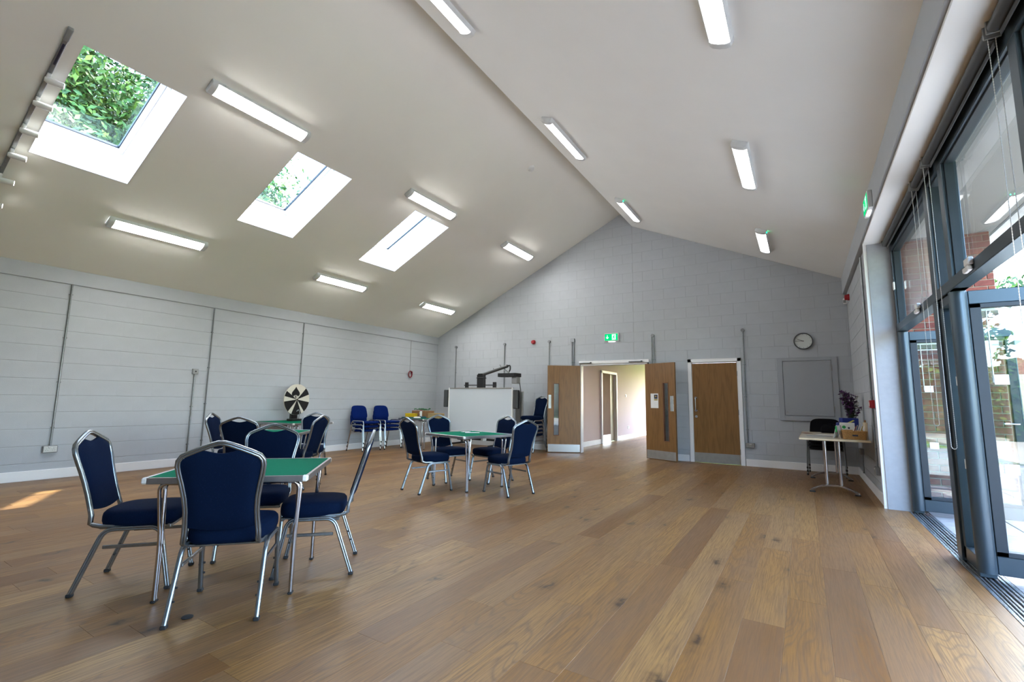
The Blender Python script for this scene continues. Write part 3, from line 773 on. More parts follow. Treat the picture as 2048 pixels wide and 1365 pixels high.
# ---- the two folding leaves, swung out at right angles
def bifold(n, y, label, Lf, hide_pack=False):
    d = sroot('door_%d' % n, label, (1.0, y, 0))
    z0, z1 = .03, 2.012; T = .066; st, br, tp = .016, .125, .10
    m = MB(); m.cyl((.018, 0, z0), (.018, 0, z1), .052, 24); m.obj('rounded_stile', 'window_metal', d)
    m = MB()
    m.box((.05 + st / 2, 0, (z0 + z1) / 2), (st, T, z1 - z0), .004).box((.05 + Lf - st / 2, 0, (z0 + z1) / 2), (st, T, z1 - z0), .004)
    m.box((.05 + Lf / 2, 0, z0 + br / 2), (Lf - 2 * st, T, br), .004).box((.05 + Lf / 2, 0, z1 - tp / 2), (Lf - 2 * st, T, tp), .004); m.obj('leaf_frame', 'window_metal', d, smooth=False)
    a, b, c, e = .05 + st, .05 + Lf - st, z0 + br, z1 - tp; s = .032; sv = .062
    m = MB(); m.box((a + sv / 2, 0, (c + e) / 2), (sv, T + .008, e - c), .003).box((b - sv / 2, 0, (c + e) / 2), (sv, T + .008, e - c), .003).box(((a + b) / 2, 0, c + s / 2), (b - a, T + .008, s), .003).box(((a + b) / 2, 0, e - s / 2), (b - a, T + .008, s), .003)
    m.obj('glazing_seal', 'window_seal', d, smooth=False)
    for yy in (-.014, .014): MB().box(((a + b) / 2, yy, (c + e) / 2), (b - a - .02, .005, e - c - .02)).obj('pane', 'pane_glass', d, smooth=False)
    # blind packed at the top between the panes
    m = MB(); ze = e - s
    m.box(((a + b) / 2, 0, ze - .012), (b - a - 2 * sv, .018, .02), .002); m.obj('blind_head', 'paper_white', d, smooth=False)
    for k in range(8): MB().box(((a + b) / 2, 0, ze - .028 - k * .0055), (b - a - 2 * sv - .01, .016, .002)).obj('blind_slat', 'grey_plastic', d, smooth=False)
    MB().box(((a + b) / 2, 0, ze - .080), (b - a - 2 * sv - .01, .018, .012), .002).obj('blind_bottom_rail', 'paper_white', d, smooth=False)
    m = MB(); m.cyl((a + sv + .03, -.008, ze - .02), (a + sv + .03, -.008, ze - .52), .0045, 8).cyl((a + sv + .03, -.008, ze - .50), (a + sv + .03, -.008, ze - .54), .008, 8); m.obj('blind_wand', 'white_plastic', d)
    m = MB()
    for z in (1.36, .74):
        for x in (a + .13, a + .40): m.box((x, -.018, z), (.075, .002, .07))
    m.objs('safety_sticker', 'paper_white', d, smooth=False)
    m = MB(); m.tube(fillet([(.05 + Lf - .045, -.033, 1.0), (.05 + Lf - .045, -.07, 1.0), (.05 + Lf - .16, -.07, 1.0)], .02, 4), .008, 8); m.obj('lever_handle', 'chrome', d)
    return d
bifold(3, 6.885, 'far glazed folding door leaf opened outwards', .86)
bifold(4, 4.625, 'near glazed folding door leaf opened outwards', .86)

# ---- roller blinds above the glazing
def roller(y0, y1, label, chains):
    t = thing('roller_blind', label, 'blind', (.925, (y0 + y1) / 2, 3.075), group='roller blinds above the glazed wall')
    L = y1 - y0
    m = MB(); m.cyl((0, -L / 2 + .02, 0), (0, L / 2 - .02, 0), .034, 20); m.obj('roller_tube', 'dark_grey_plastic', t)
    m = MB(); m.box((.012, 0, -.05), (.006, L - .06, .03), .002); m.obj('fabric_hem', 'dark_grey_plastic', t, smooth=False)
    m = MB()
    for s in (-1, 1): m.box((0, s * (L / 2 - .008), .012), (.07, .010, .085), .003)
    m.objs('end_bracket', 'grey_plastic', t, smooth=False)
    for s, ln in chains:
        yb = s * (L / 2 - .016)
        path = []; n = int(ln / .0075)
        pts = [(-.036, yb, 0)] ; N = n
        for i in range(N + 1): path.append((-.016 + .003 * sin(i * .02), yb, -i * ln / N))
        for i in range(1, 9):
            a = pi * i / 9; path.append((-.001 - .015 * cos(a), yb, -ln - .02 * sin(a)))
        for i in range(N + 1): path.append((.014, yb, -ln + i * ln / N))
        m = MB(); m.tube(path, .0026, 5, scales=[1.0 if i % 2 else .45 for i in range(len(path))]); m.obj('bead_chain', 'white_plastic', t)
roller(5.13, 6.86, 'far roller blind tube over the wide pane beside the white reveal', [(-1, 2.05)])
roller(4.66, 5.10, 'short roller blind tube over the narrow pane', [(-1, 2.2)])
roller(3.12, 4.63, 'long roller blind tube over the pane mirroring a ceiling lamp', [(-1, 2.1)])
roller(1.35, 3.09, 'roller blind tube cut by the top right corner of the photo', [])

# ================================================================== OUTSIDE
pat = struct(MB().box((2.6, 3.4, -.12), (3.0, 17.4, .12)).obj('patio', 'slab_joint', None, smooth=False), 'grey paved patio outside the glazed wall')
cells = []
for i in range(5):
    for j in range(28):
        x = 1.13 + .3 + i * .6; y = -4.5 + .3 + j * .6
        cells.append((hypot(x - 1, max(0, abs(y - 6) - 1)), x, y))
cells.sort(); sm = MB().box((0, 0, 0), (.592, .592, .05), .004).mesh('paving_slab', 'paving', smooth=False)
for d, x, y in cells: link('paving_slab', sm, pat, (x, y, -.045))
gr = struct(MB().box((0, 10, -.28), (140, 140, .2)).obj('ground', 'grass', None, smooth=False), 'lawn around the building')
struct(MB().box((5.6, 4.0, -.13), (3.0, 40, .1)).obj('gravel_path', 'gravel', None, smooth=False), 'pale gravel path beyond the patio')
# brick wing wall beyond the far leaf
BY = 7.16
bw = struct(MB().box((1.50, BY + .12, 1.70), (.80, .20, 3.5)).obj('wall_outside', 'mortar_brick', None, smooth=False), 'red brick return wall beyond the far folding door')
bm_full = {}
def bricks(parent, u0, u1, z0, z1, MW, cap=300):
    ps = block_polys(u0, u1, z1, [], [], bw=.225, bh=.075, off=.05, zoff=z0)
    make_blocks(parent, ps, MW, 'brick', 'brick', joint=.010, depth=.010, ch=.002, limit=cap, near=lambda p: -p[0][0])
MBk = Matrix(((1, 0, 0, 0), (0, 0, -1, BY + .02), (0, 1, 0, 0), (0, 0, 0, 1)))
bricks(bw, 1.10, 1.90, -.02, 3.4, MBk)
# canopy / eaves soffit, fascia and gutter
MB().box((1.50, 3.0, 3.19), (.86, 15, .06)).obj('trim_soffit', 'soffit_grey', None, smooth=False, kind='structure')
MB().box((1.95, 3.0, 3.28), (.03, 15, .24), .003).obj('trim_fascia', 'window_metal', None, smooth=False, kind='structure')
m = MB(); m.tube([(2.02, -4.5, 3.30), (2.02, 10.5, 3.30)], .058, 14); tag(m.obj('rain_gutter', 'window_metal'), 'dark half round gutter along the outer eaves', 'gutter')
# timber posts seen through the near leaf
for k, (x, y) in enumerate(((2.55, 7.4), (2.55, 4.3))):
    MB().box((x, y, 1.2), (.14, .14, 2.6), .006).obj('timber_post', 'timber', None, smooth=False, label=['square timber post beside the brick wall end', 'square timber post nearer the camera'][k], category='post')
# low garden wall far out
gw = struct(MB().box((9.0, 12, .5), (.3, 50, 1.4)).obj('wall_garden', 'mortar_brick', None, smooth=False), 'low garden wall beyond the lawn')

# brick outbuilding at the end of the garden
t = thing('garden_outbuilding', 'low brick outbuilding with timber doors at the end of the garden', 'outbuilding', (4.6, 15.2, -.16))
MB().box((0, 1.0, 1.35), (5.2, 2.0, 2.7)).obj('brick_wall', 'brick', t, smooth=False)
MB().prism([(-2.8, 2.68), (2.8, 2.68), (2.3, 3.5), (-2.3, 3.5)], -.2, 2.2, Matrix(((1, 0, 0, 0), (0, 0, 1, 0), (0, 1, 0, 0), (0, 0, 0, 1)))).obj('roof', 'roof_lead', t, smooth=False)
for x in (-1.0, .05, 1.1): d_ = MB().box((x, -.02, 1.05), (.95, .06, 2.1), .006).obj('timber_door', 'timber', t, smooth=False); MB().box((x + .36, -.07, 1.05), (.03, .05, .14), .006).obj('door_handle', 'black_plastic', d_, smooth=False)

# ---- trees
def tree(x, y, h, spread, nleaf, label, seed, crown_lo=.35, leaf=.16, open_=0.0, r0=.22):
    rnd = random.Random(seed)
    t = thing('tree', label, 'tree', (x, y, -.16), group='trees around the hall')
    m = MB(); tips = []
    th = h * crown_lo
    m.tube([(0, 0, 0), (.1, .05, th * .5), (0, .1, th), (.1, 0, h * .75)], r0, 9, scales=[1.1, .85, .7, .25])
    for i in range(11):
        a = i * 2.4 + rnd.uniform(-.3, .3); z0 = th * .75 + (h * .68 - th * .75) * i / 11; L = spread * rnd.uniform(.55, .95) * (1 - .35 * i / 11)
        p0 = Vector((0, .05, z0)); p2 = Vector((cos(a) * L, sin(a) * L, z0 + h * rnd.uniform(.12, .26))); p1 = (p0 + p2) / 2 + Vector((0, 0, h * .02))
        m.tube([p0, p1, p2], r0 * .36, 6, scales=[1, .7, .3]); tips += [p1, p2]
        for k in range(3):
            q = p1.lerp(p2, rnd.uniform(.1, .9)); e = q + Vector((rnd.uniform(-1, 1), rnd.uniform(-1, 1), rnd.uniform(.1, 1))) * spread * .28
            m.tube([q, e], r0 * .13, 5, scales=[1, .4]); tips.append(e)
    m.obj('trunk', 'bark', t)
    f = MB(); per = nleaf // len(tips)
    for c in tips:
        cr = spread * rnd.uniform(.22, .36) * (1 - .35 * open_)
        for _ in range(per):
            d = Vector((rnd.gauss(0, 1), rnd.gauss(0, 1), rnd.gauss(0, .8))); d.normalize()
            p = c + d * cr * rnd.random() ** .45
            n = (d + Vector((rnd.uniform(-1, 1), rnd.uniform(-1, 1), rnd.uniform(-.5, 1)))).normalized()
            a = n.cross(Vector((rnd.uniform(-1, 1), rnd.uniform(-1, 1), rnd.uniform(-1, 1)))).normalized(); b = n.cross(a)
            s = leaf * rnd.uniform(.6, 1.2)
            f.add([p - a * s, p + b * s * .45 + n * s * .1, p + a * s, p - b * s * .45 + n * s * .1], [(0, 1, 2, 3)])
    me = bpy.data.meshes.new('foliage'); me.from_pydata(f.v, [], f.f); me.materials.append(MATS['leaf'])
    o = bpy.data.objects.new('foliage', me); COL.objects.link(o); o.parent = t; o['kind'] = 'stuff'
tree(-16.5, 4.4, 11.5, 4.6, 80000, 'dense broad leafy tree filling the rooflight nearest the rail', 3, leaf=.098)
tree(-20.5, -7.5, 12.5, 4.8, 9000, 'leafy tree left of the dense tree beyond the roof', 8, leaf=.19)
tree(-15.8, 9.6, 8.6, 2.0, 2600, 'small sparse tree with forked trunk seen in the middle rooflight', 5, leaf=.13, open_=1, r0=.15)
tree(14.5, 24, 6.0, 2.4, 5000, 'round leafy tree beyond the patio behind the brick wall', 6, leaf=.16)
tree(7.6, 22.5, 6.2, 2.0, 6000, 'slim leafy tree in the gap above the near folding door', 21, leaf=.13, r0=.12)
tree(3.0, 22.5, 5.6, 2.0, 6000, 'leafy tree rising behind the brick outbuilding', 22, leaf=.13, r0=.12)
tree(5.2, 29.0, 8.0, 2.4, 6000, 'tall leafy tree furthest from the patio', 23, leaf=.15, r0=.14)
tree(15.0, 13, 7.0, 3.0, 5000, 'leafy tree beyond the lawn on the right', 9, leaf=.18)
tree(13.0, 2.0, 7.5, 3.2, 5000, 'leafy garden tree facing the near folding door', 10, leaf=.18)
tree(15.0, -7.0, 7.5, 2.8, 4000, 'leafy garden tree furthest right of the hall', 12, leaf=.18)
tree(3.8, -12.5, 6.5, 2.4, 7000, 'unseen dense tree added to darken the sky mirrored in the near folding door', 31, leaf=.17, crown_lo=.18)  # added off view so the door glass mirrors less bright sky
tree(9.4, -13.5, 6.5, 2.4, 7000, 'unseen dense tree added to darken the glass reflection beside the post', 32, leaf=.17, crown_lo=.18)  # second added tree, out of view, darkens what the panes reflect
hd = thing('reflection_hedge', 'unseen long clipped hedge added to darken the low reflection in the door glass', 'hedge', (7.5, -17.5, -.16))  # hedge added out of view to keep bright sky out of the low reflection
rnd = random.Random(77); hm = MB()
for _ in range(9000):
    c = Vector((rnd.uniform(-8, 8), rnd.choice([-.6, .6]) * rnd.uniform(.75, 1.05), rnd.uniform(0, 3.2)))
    if rnd.random() < .25: c = Vector((rnd.uniform(-8, 8), rnd.uniform(-.6, .6), 3.2 + rnd.uniform(-.1, .1)))
    n_ = Vector((rnd.gauss(0, 1), rnd.gauss(0, 1), rnd.gauss(0, 1))).normalized(); a_ = n_.cross(Vector((.3, .2, 1))).normalized(); b_ = n_.cross(a_); s_ = rnd.uniform(.08, .16)
    hm.add([c - a_ * s_, c + b_ * s_ * .5, c + a_ * s_, c - b_ * s_ * .5], [(0, 1, 2, 3)])
o = hm.obj('foliage', 'leaf', hd, smooth=False); o['kind'] = 'stuff'
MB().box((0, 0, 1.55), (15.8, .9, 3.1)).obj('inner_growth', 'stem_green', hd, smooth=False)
# ================================================================== BANQUET CHAIRS
PROF = [(-.0125, -.008), (-.009, -.011), (-.003, -.011), (0, -.008), (.003, -.011), (.009, -.011), (.0125, -.008), (.0125, .008), (.009, .011), (.003, .011), (0, .008), (-.003, .011), (-.009, .011), (-.0125, .008)]
OUT = [(.176, .395), (.174, .44), (.169, .50), (.166, .56), (.170, .63), (.181, .70), (.192, .755), (.198, .80), (.194, .828), (.178, .850), (.14, .868), (.09, .889), (.045, .907), (.015, .916)]
def by(z): return -.178 - max(0, z - .44) * .29 - (0 if z > .44 else (z - .44) * 1.1 * 0)
def outw(z):
    for (a, z0), (b, z1) in zip(OUT, OUT[1:]):
        if z0 <= z <= z1: return a + (b - a) * (z - z0) / (z1 - z0)
    return OUT[0][0]
def ztop(x):
    x = abs(x); pts = [(x_, z_) for x_, z_ in OUT[7:]][::-1]
    pts = [(0, .918)] + pts
    for (a, z0), (b, z1) in zip(pts, pts[1:]):
        if a <= x <= b: z = z0 + (z1 - z0) * (x - a) / max(1e-6, b - a); break
    else: z = .81
    z -= .014
    if x < .058: z = min(z, .872 - .010 * cos(x / .058 * pi / 2))
    return z
def chair_meshes(fab):
    R = {}
    # seat cushion
    m = MB(); rs = []
    for sc, z in ((.92, .372), (.975, .380), (1.0, .398), (1.0, .424), (.985, .443), (.93, .457), (.78, .465), (.45, .470), (.12, .472)):
        ring = []
        for k in range(40):
            a = 2 * pi * k / 40; e = 2 / 4.2
            cx = math.copysign(abs(cos(a)) ** e, cos(a)); cy = math.copysign(abs(sin(a)) ** e, sin(a))
            wdt = .212 if cy > 0 else .212 - .022 * (-cy)
            ring.append((cx * wdt * sc, .052 + cy * .205 * sc, z))
        rs.append(ring)
    m.rings(rs); R['seat'] = (m.mesh('seat', fab, ang=60), 'seat')
    # seat pan rail below the cushion
    m = MB(); m.box((0, .05, .365), (.36, .36, .012), .003); m.box((0, .225, .362), (.38, .022, .022), .004); m.box((0, -.075, .362), (.38, .022, .022), .004)
    R['seat_pan'] = (m.mesh('seat_pan', 'chair_frame', smooth=False), 'seat_pan')
    # backrest panel
    m = MB(); NX, NZ = 14, 16; T = .028
    def P(i, j, side):
        s = -1 + 2 * i / NX; t = j / NZ; zb = .475; zn = zb + t * (.80 - zb)
        x = s * (outw(zn) - .008); zbot = zb - .020 * (1 - s * s) ; z = zbot + t * (ztop(x) - zbot)
        ed = max(0, 1 - abs(s) ** 6) * min(1, (t * 8)) * min(1, (1 - t) * 9 + .15)
        return (x, by(z) + side * (.006 + T * .55 * ed), z)
    for side in (1, -1):
        vs = [P(i, j, side) for j in range(NZ + 1) for i in range(NX + 1)]
        fs = [(j * (NX + 1) + i, j * (NX + 1) + i + 1, (j + 1) * (NX + 1) + i + 1, (j + 1) * (NX + 1) + i) for j in range(NZ) for i in range(NX)]
        m.add(vs, fs if side < 0 else [f[::-1] for f in fs])
    n = (NX + 1) * (NZ + 1); loop = [i for i in range(NX + 1)] + [j * (NX + 1) + NX for j in range(1, NZ + 1)] + [NZ * (NX + 1) + i for i in range(NX - 1, -1, -1)] + [j * (NX + 1) for j in range(NZ - 1, 0, -1)]
    for a, b in zip(loop, loop[1:] + loop[:1]): m.f.append((a, b, n + b, n + a)); m.mi.append(0)
    R['backrest'] = (m.mesh('backrest', fab, ang=50), 'backrest')
    # back loop
    half = [(x, by(z), z) for x, z in OUT]
    low = [(.180, .02, .376), (.180, -.06, .374), (.178, -.125, .376), (.177, -.158, .384)]
    path = low + half; path = path + [(-x, y, z) for x, y, z in path[::-1]]
    m = MB(); m.sweep(path, [(b, a) for a, b in PROF], up=(1, 0, 0))
    R['back_frame'] = (None, 'back_frame')
    m = MB()
    # orient the profile so its wide face looks front/back
    P3 = [Vector(p) for p in path]; rs = []
    for i, p in enumerate(P3):
        t = (P3[min(i + 1, len(P3) - 1)] - P3[max(i - 1, 0)]).normalized()
        fz = Vector((0, 1, .29)).normalized() if p.z > .40 else Vector((1 if p.x > 0 else -1, 0, 0))
        if .376 < p.z < .43: fz = Vector((0, .8, .6)).normalized()
        sd = t.cross(Vector((0, 1, .29)) if p.z > .44 else Vector((0, .25, 1))).normalized() if abs(t.dot(Vector((0, .25, 1)).normalized())) < .97 else Vector((1, 0, 0))
        if p.z <= .44: sd = Vector((1 if p.x < 0 else -1, 0, 0))
        if p.z > .44: sd = t.cross(Vector((0, 1, .29))).normalized()
        up = sd.cross(t).normalized()
        if p.x * 0 == 0 and i > 0 and len(rs) and False: pass
        rs.append([p + sd * a + up * b for a, b in PROF])
    # keep ring ordering continuous
    for i in range(1, len(rs)):
        best = min(((sum((rs[i - 1][k] - rr[k]).length for k in range(len(PROF))), q) for q, rr in enumerate((rs[i], [rs[i][(k + 7) % 14] for k in range(14)]))), key=lambda z: z[0])[1]
        if best: rs[i] = [rs[i][(k + 7) % 14] for k in range(14)]
    m.rings(rs); R['back_frame'] = (m.mesh('back_frame', 'chair_frame', ang=50), 'back_frame')
    for s in (-1, 1):
        x = s * .200
        fr = fillet([(s * .206, .256, .012), (s * .202, .188, .362), (x, .05, .362)], [0, .055, 0], 6)
        bk = fillet([(s * .208, -.219, .012), (s * .202, -.095, .362), (x, .05, .362)], [0, .055, 0], 6)
        for nm, pth in (('front', fr), ('rear', bk)):
            m = MB(); m.sweep(pth, PROF, up=(1, 0, 0) if False else (0, .3, 1) if False else None)
            rs = []
            Pp = [Vector(p) for p in pth]; mm = MB()
            for i, p in enumerate(Pp):
                t = (Pp[min(i + 1, len(Pp) - 1)] - Pp[max(i - 1, 0)]).normalized(); sd = Vector((1, 0, 0)); sd = (sd - t * sd.dot(t)).normalized(); up = sd.cross(t)
                rs.append([p + sd * b + up * a for a, b in PROF])
            mm.rings(rs); R['leg_' + nm + str(s)] = (mm.mesh('leg', 'chair_frame', ang=50), 'leg')
            f = MB(); p = Pp[0]; q = Pp[1]; f.box((p.x, p.y, .010), (.029, .031, .020), .004)
            d = (q - p).normalized(); nrm = Vector((-s, 0, 0))
            for q_, zz in enumerate((.10, .16)):
                c = p + d * (zz / d.z) + nrm * .012; R['bump%d_' % q_ + nm + str(s)] = (MB().cyl(c, c + nrm * .008, .006, 8).mesh('stacking_bumper', 'black_rubber'), 'stacking_bumper')
            R['foot_' + nm + str(s)] = (f.mesh('rubber_foot', 'black_rubber', ang=40), 'rubber_foot')
        m = MB(); m.box((x, .048, .262), (.012, .285, .020), .003); R['stretcher' + str(s)] = (m.mesh('stretcher', 'chair_frame', smooth=False), 'stretcher')
    return R
def build_chair(R, t):
    for k, (me, nm) in R.items():
        if nm in ('rubber_foot', 'stacking_bumper'): continue
        o = link(nm, me, t)
        if nm == 'leg':
            link('rubber_foot', R[k.replace('leg_', 'foot_')][0], o)
            for q_ in '01': link('stacking_bumper', R[k.replace('leg_', 'bump%s_' % q_)][0], o)
navy = chair_meshes('navy_fabric')
GC_ = 'banquet chairs around the card tables'
def chair_at(x, y, deg, label, group=GC_, z=0.0):
    global _first
    if _first is None:
        _first = thing('banquet_chair', label, 'chair', (x, y, z), radians(deg), group); build_chair(navy, _first); return _first
    return dup(_first, (x, y, z), radians(deg), label, group)
_first = None
def tf(c, ang, u, w):
    a = radians(ang); return (c[0] + u * cos(a) - w * sin(a), c[1] + u * sin(a) + w * cos(a))
# front table
T1, A1 = (-3.11, 1.76), 44.2
chair_at(-2.782, 1.49, 47.4, 'navy banquet chair nearest the camera with its back to us, front table')
chair_at(-3.637, 1.36, -40.3, 'navy banquet chair leftmost in the room, at the front table')
chair_at(-2.905, 2.175, 136.6, 'navy banquet chair seen edge on at the right of the front table')
chair_at(-3.590, 2.113, -133, 'navy banquet chair facing us across the front green table')
# table by the left wall
T2, A2 = (-5.985, 3.593), 40.5
chair_at(-6.54, 3.43, -49.5, 'navy banquet chair leftmost at the second table before the dark wall conduit')
chair_at(-5.64, 3.12, 40.5, 'dark backed navy banquet chair with its back to us at the second table')
chair_at(-6.19, 4.32, 220.5, 'navy banquet chair facing us below the black and cream wheel')
chair_at(-5.66, 3.79, 117, 'navy banquet chair seen from behind its right side, right of the second table')
# middle table
T3, A3 = (-3.93, 5.197), -13.5
chair_at(-4.159, 4.614, -15.5, 'dark backed navy banquet chair at the left of the middle table')
chair_at(-3.205, 5.113, 73.2, 'navy banquet chair at the right front of the middle table')
chair_at(-4.46, 5.42, -106, 'navy banquet chair facing right behind the left end of the middle table')
chair_at(-3.906, 5.742, 167, 'navy banquet chair facing us before the right end of the whiteboard')
# stack beside the open door
for k in range(5):
    chair_at(-5.31, 9.50 - .012 * k, 166, ['navy banquet chair lowest of the stack behind the open door', 'navy banquet chair second from the floor in the stack behind the open door', 'navy banquet chair third from the floor in the stack behind the open door', 'navy banquet chair fourth from the floor in the stack behind the open door', 'topmost navy banquet chair on the stack behind the open door'][k], 'stacked banquet chairs behind the open door', z=.0875 * k)

# ================================================================== CARD TABLES
def card_table(c, ang, label, lx=.86, ly=.86, h=.70, first=None):
    t = thing('card_table', label, 'table', (c[0], c[1], 0), radians(ang), 'green topped folding tables')
    m = MB(); m.box((0, 0, h - .012), (lx - .03, ly - .03, .018), .002); m.obj('baize_top', 'green_baize', t, smooth=False)
    m = MB(); a, b = lx / 2, ly / 2
    for cc, d in (((0, b - .009, h - .0175), (lx - .05, .018, .035)), ((0, -b + .009, h - .0175), (lx - .05, .018, .035)), ((a - .009, 0, h - .0175), (.018, ly - .05, .035)), ((-a + .009, 0, h - .0175), (.018, ly - .05, .035))): m.box(cc, d, .003)
    m.obj('edge_trim', 'alu_trim', t, smooth=False)
    MB().box((0, 0, h - .027), (lx - .04, ly - .04, .010)).obj('underside_board', 'grey_plastic', t, smooth=False)
    for sx in (-1, 1):
        for sy in (-1, 1):
            m = MB(); m.box((sx * (a - .016), sy * (b - .016), h - .0172), (.034, .034, .036), .008); m.obj('corner_cap', 'white_plastic', t, smooth=False)
            fx, fy = sx * (a - .075), sy * (b - .125)
            p1 = fillet([(sx * (a - .22), sy * (b - .075), h - .043), (sx * (a - .060), sy * (b - .075), h - .043), (fx - sx * .0, fy + sy * .010, .34), (fx, fy + sy * .008, .015)], [0, .05, .1, 0], 6)
            p2 = fillet([(sx * (a - .22), sy * (b - .145), h - .043), (sx * (a - .060), sy * (b - .145), h - .043), (fx, fy - sy * .014, .34), (fx, fy - sy * .010, .015)], [0, .05, .1, 0], 6)
            m = MB(); m.tube(p1, .0105, 10).tube(p2, .0105, 10); lg = m.obj('leg', 'chrome', t)
            m = MB(); m.box((fx, fy - sy * .001, .008), (.026, .044, .016), .005); m.obj('rubber_foot', 'black_rubber', lg, smooth=False)
    m = MB()
    for sx in (-1, 1): m.cyl((sx * (a - .12), -.03, h - .06), (sx * (a - .12), .03, h - .06), .022, 14)
    m.objs('fold_lock', 'white_plastic', t)
    return t
card_table(T1, A1, 'square green topped folding table nearest the camera')
card_table(T2, A2 + 90, 'green topped folding table half hidden behind the front chairs')
card_table(T3, A3, 'green topped folding table with papers, before the whiteboard')
card_table((-8.13, 5.30), 5, 'green topped folding table under the spade wheel by the left wall', 1.16, .88)
card_table((-7.84, 8.53), -2.6, 'folding table piled with boxes beside the whiteboard')
def sheet(pts, mat, name, label, cat, z, group=None):
    m = MB().prism(pts, z, z + .0015); o = m.obj(name, mat, None, smooth=False); return tag(o, label, cat, group)
def rect(c, w, h, deg):
    a = radians(deg); return [(c[0] + x * cos(a) - y * sin(a), c[1] + x * sin(a) + y * cos(a)) for x, y in ((-w / 2, -h / 2), (w / 2, -h / 2), (w / 2, h / 2), (-w / 2, h / 2))]
o = sheet(rect((-4.14, 5.40), .105, .15, 20), 'paper_white', 'score_card', 'left white score card with a dark picture on the middle green table', 'card', .7005)
MB().prism(rect((-4.14, 5.40), .06, .07, 20), .7020, .7024).obj('printed_picture', 'print_dark', o, smooth=False)
sheet(rect((-3.97, 5.33), .20, .09, 35), 'paper_white', 'paper_slip', 'white paper slip right of the score card on the middle table', 'paper', .7005)

# ================================================================== BLUE CONFERENCE CHAIRS
def conf_meshes(fab, fr):
    R = {}
    m = MB(); rs = []
    for sc, z in ((.90, .425), (.98, .432), (1, .447), (.98, .462), (.90, .470), (.5, .474), (.1, .475)):
        ring = []
        for k in range(32):
            a = 2 * pi * k / 32; e = 2 / 3.2; cx = math.copysign(abs(cos(a)) ** e, cos(a)); cy = math.copysign(abs(sin(a)) ** e, sin(a)); ring.append((cx * .235 * sc, .03 + cy * .21 * sc, z))
        rs.append(ring)
    m.rings(rs); R['seat'] = m.mesh('seat', fab, ang=60)
    m = MB(); rs = []
    for sc, off in ((.93, -.020), (1.0, -.010), (1.0, .008), (.9, .016), (.4, .018)):
        ring = []
        for k in range(32):
            a = 2 * pi * k / 32; e = 2 / 4.0; cx = math.copysign(abs(cos(a)) ** e, cos(a)); cz = math.copysign(abs(sin(a)) ** e, sin(a))
            x = cx * .225 * sc * (1 - .06 * cz); z = .665 + cz * .155 * sc; y = -.215 - (z - .5) * .20 + off + .25 * x * x
            ring.append((x, y, z))
        rs.append(ring)
    m.rings(rs); R['backrest'] = m.mesh('backrest', fab, ang=60)
    m = MB()
    for s in (-1, 1): m.tube(fillet([(s * .19, -.10, .425), (s * .19, -.215, .43), (s * .19, -.262, .60)], [0, .05, 0], 5), .010, 8)
    for i_, q_ in enumerate(m.split()): R['back_support%d' % i_] = q_.mesh('back_support', fr)
    for s in (-1, 1):
        R['leg_f%d' % s] = MB().tube(fillet([(s * .265, .22, .012), (s * .255, .17, .485), (s * .25, 0, .49)], [0, .05, 0], 6), .0115, 10).mesh('leg', fr)
        R['leg_r%d' % s] = MB().tube(fillet([(s * .265, -.26, .012), (s * .255, -.17, .485), (s * .25, 0, .49)], [0, .05, 0], 6), .0115, 10).mesh('leg', fr)
        R['foot_f%d' % s] = MB().cyl((s * .265, .222, 0), (s * .265, .219, .03), .0145, 10).mesh('rubber_foot', 'black_rubber')
        R['foot_r%d' % s] = MB().cyl((s * .265, -.262, 0), (s * .265, -.258, .03), .0145, 10).mesh('rubber_foot', 'black_rubber')
    m = MB()
    for y in (.10, -.08): m.cyl((-.255, y, .418), (.255, y, .418), .0095, 8)
    R['crossbar'] = m.mesh('crossbar', fr)
    return R
def build_conf(R, t):
    for k, me in R.items():
        if k.startswith('foot'): continue
        o = link(me.name.split('.')[0], me, t)
        if k.startswith('leg'): link('rubber_foot', R[k.replace('leg', 'foot')], o)
Rb = conf_meshes('blue_fabric', 'chrome'); base = None
for nm, x, y, dg in (('left', -8.36, 7.22, -86), ('right', -8.36, 7.86, -88)):
    for k in range(3):
        lab = '%s blue chair with chrome legs in the %s stack against the left wall' % (['lowest', 'middle', 'topmost'][k], nm)
        if base is None:
            base = thing('stacking_chair', lab, 'chair', (x, y, 0), radians(dg), 'blue chairs stacked by the left wall'); build_conf(Rb, base)
        else: o = dup(base, (x + .012 * k, y, .085 * k), radians(dg), lab)
Rk = conf_meshes('black_fabric', 'grey_frame'); base = None
for k in range(3):
    lab = '%s black chair with grey legs stacked behind the right hand table' % ['lowest', 'middle', 'topmost'][k]
    if base is None:
        base = thing('stacking_chair', lab, 'chair', (.28, 9.60, 0), radians(176), 'black chairs stacked behind the right hand table'); build_conf(Rk, base)
    else: dup(base, (.28, 9.60 - .01 * k, .055 * k), radians(176), lab)
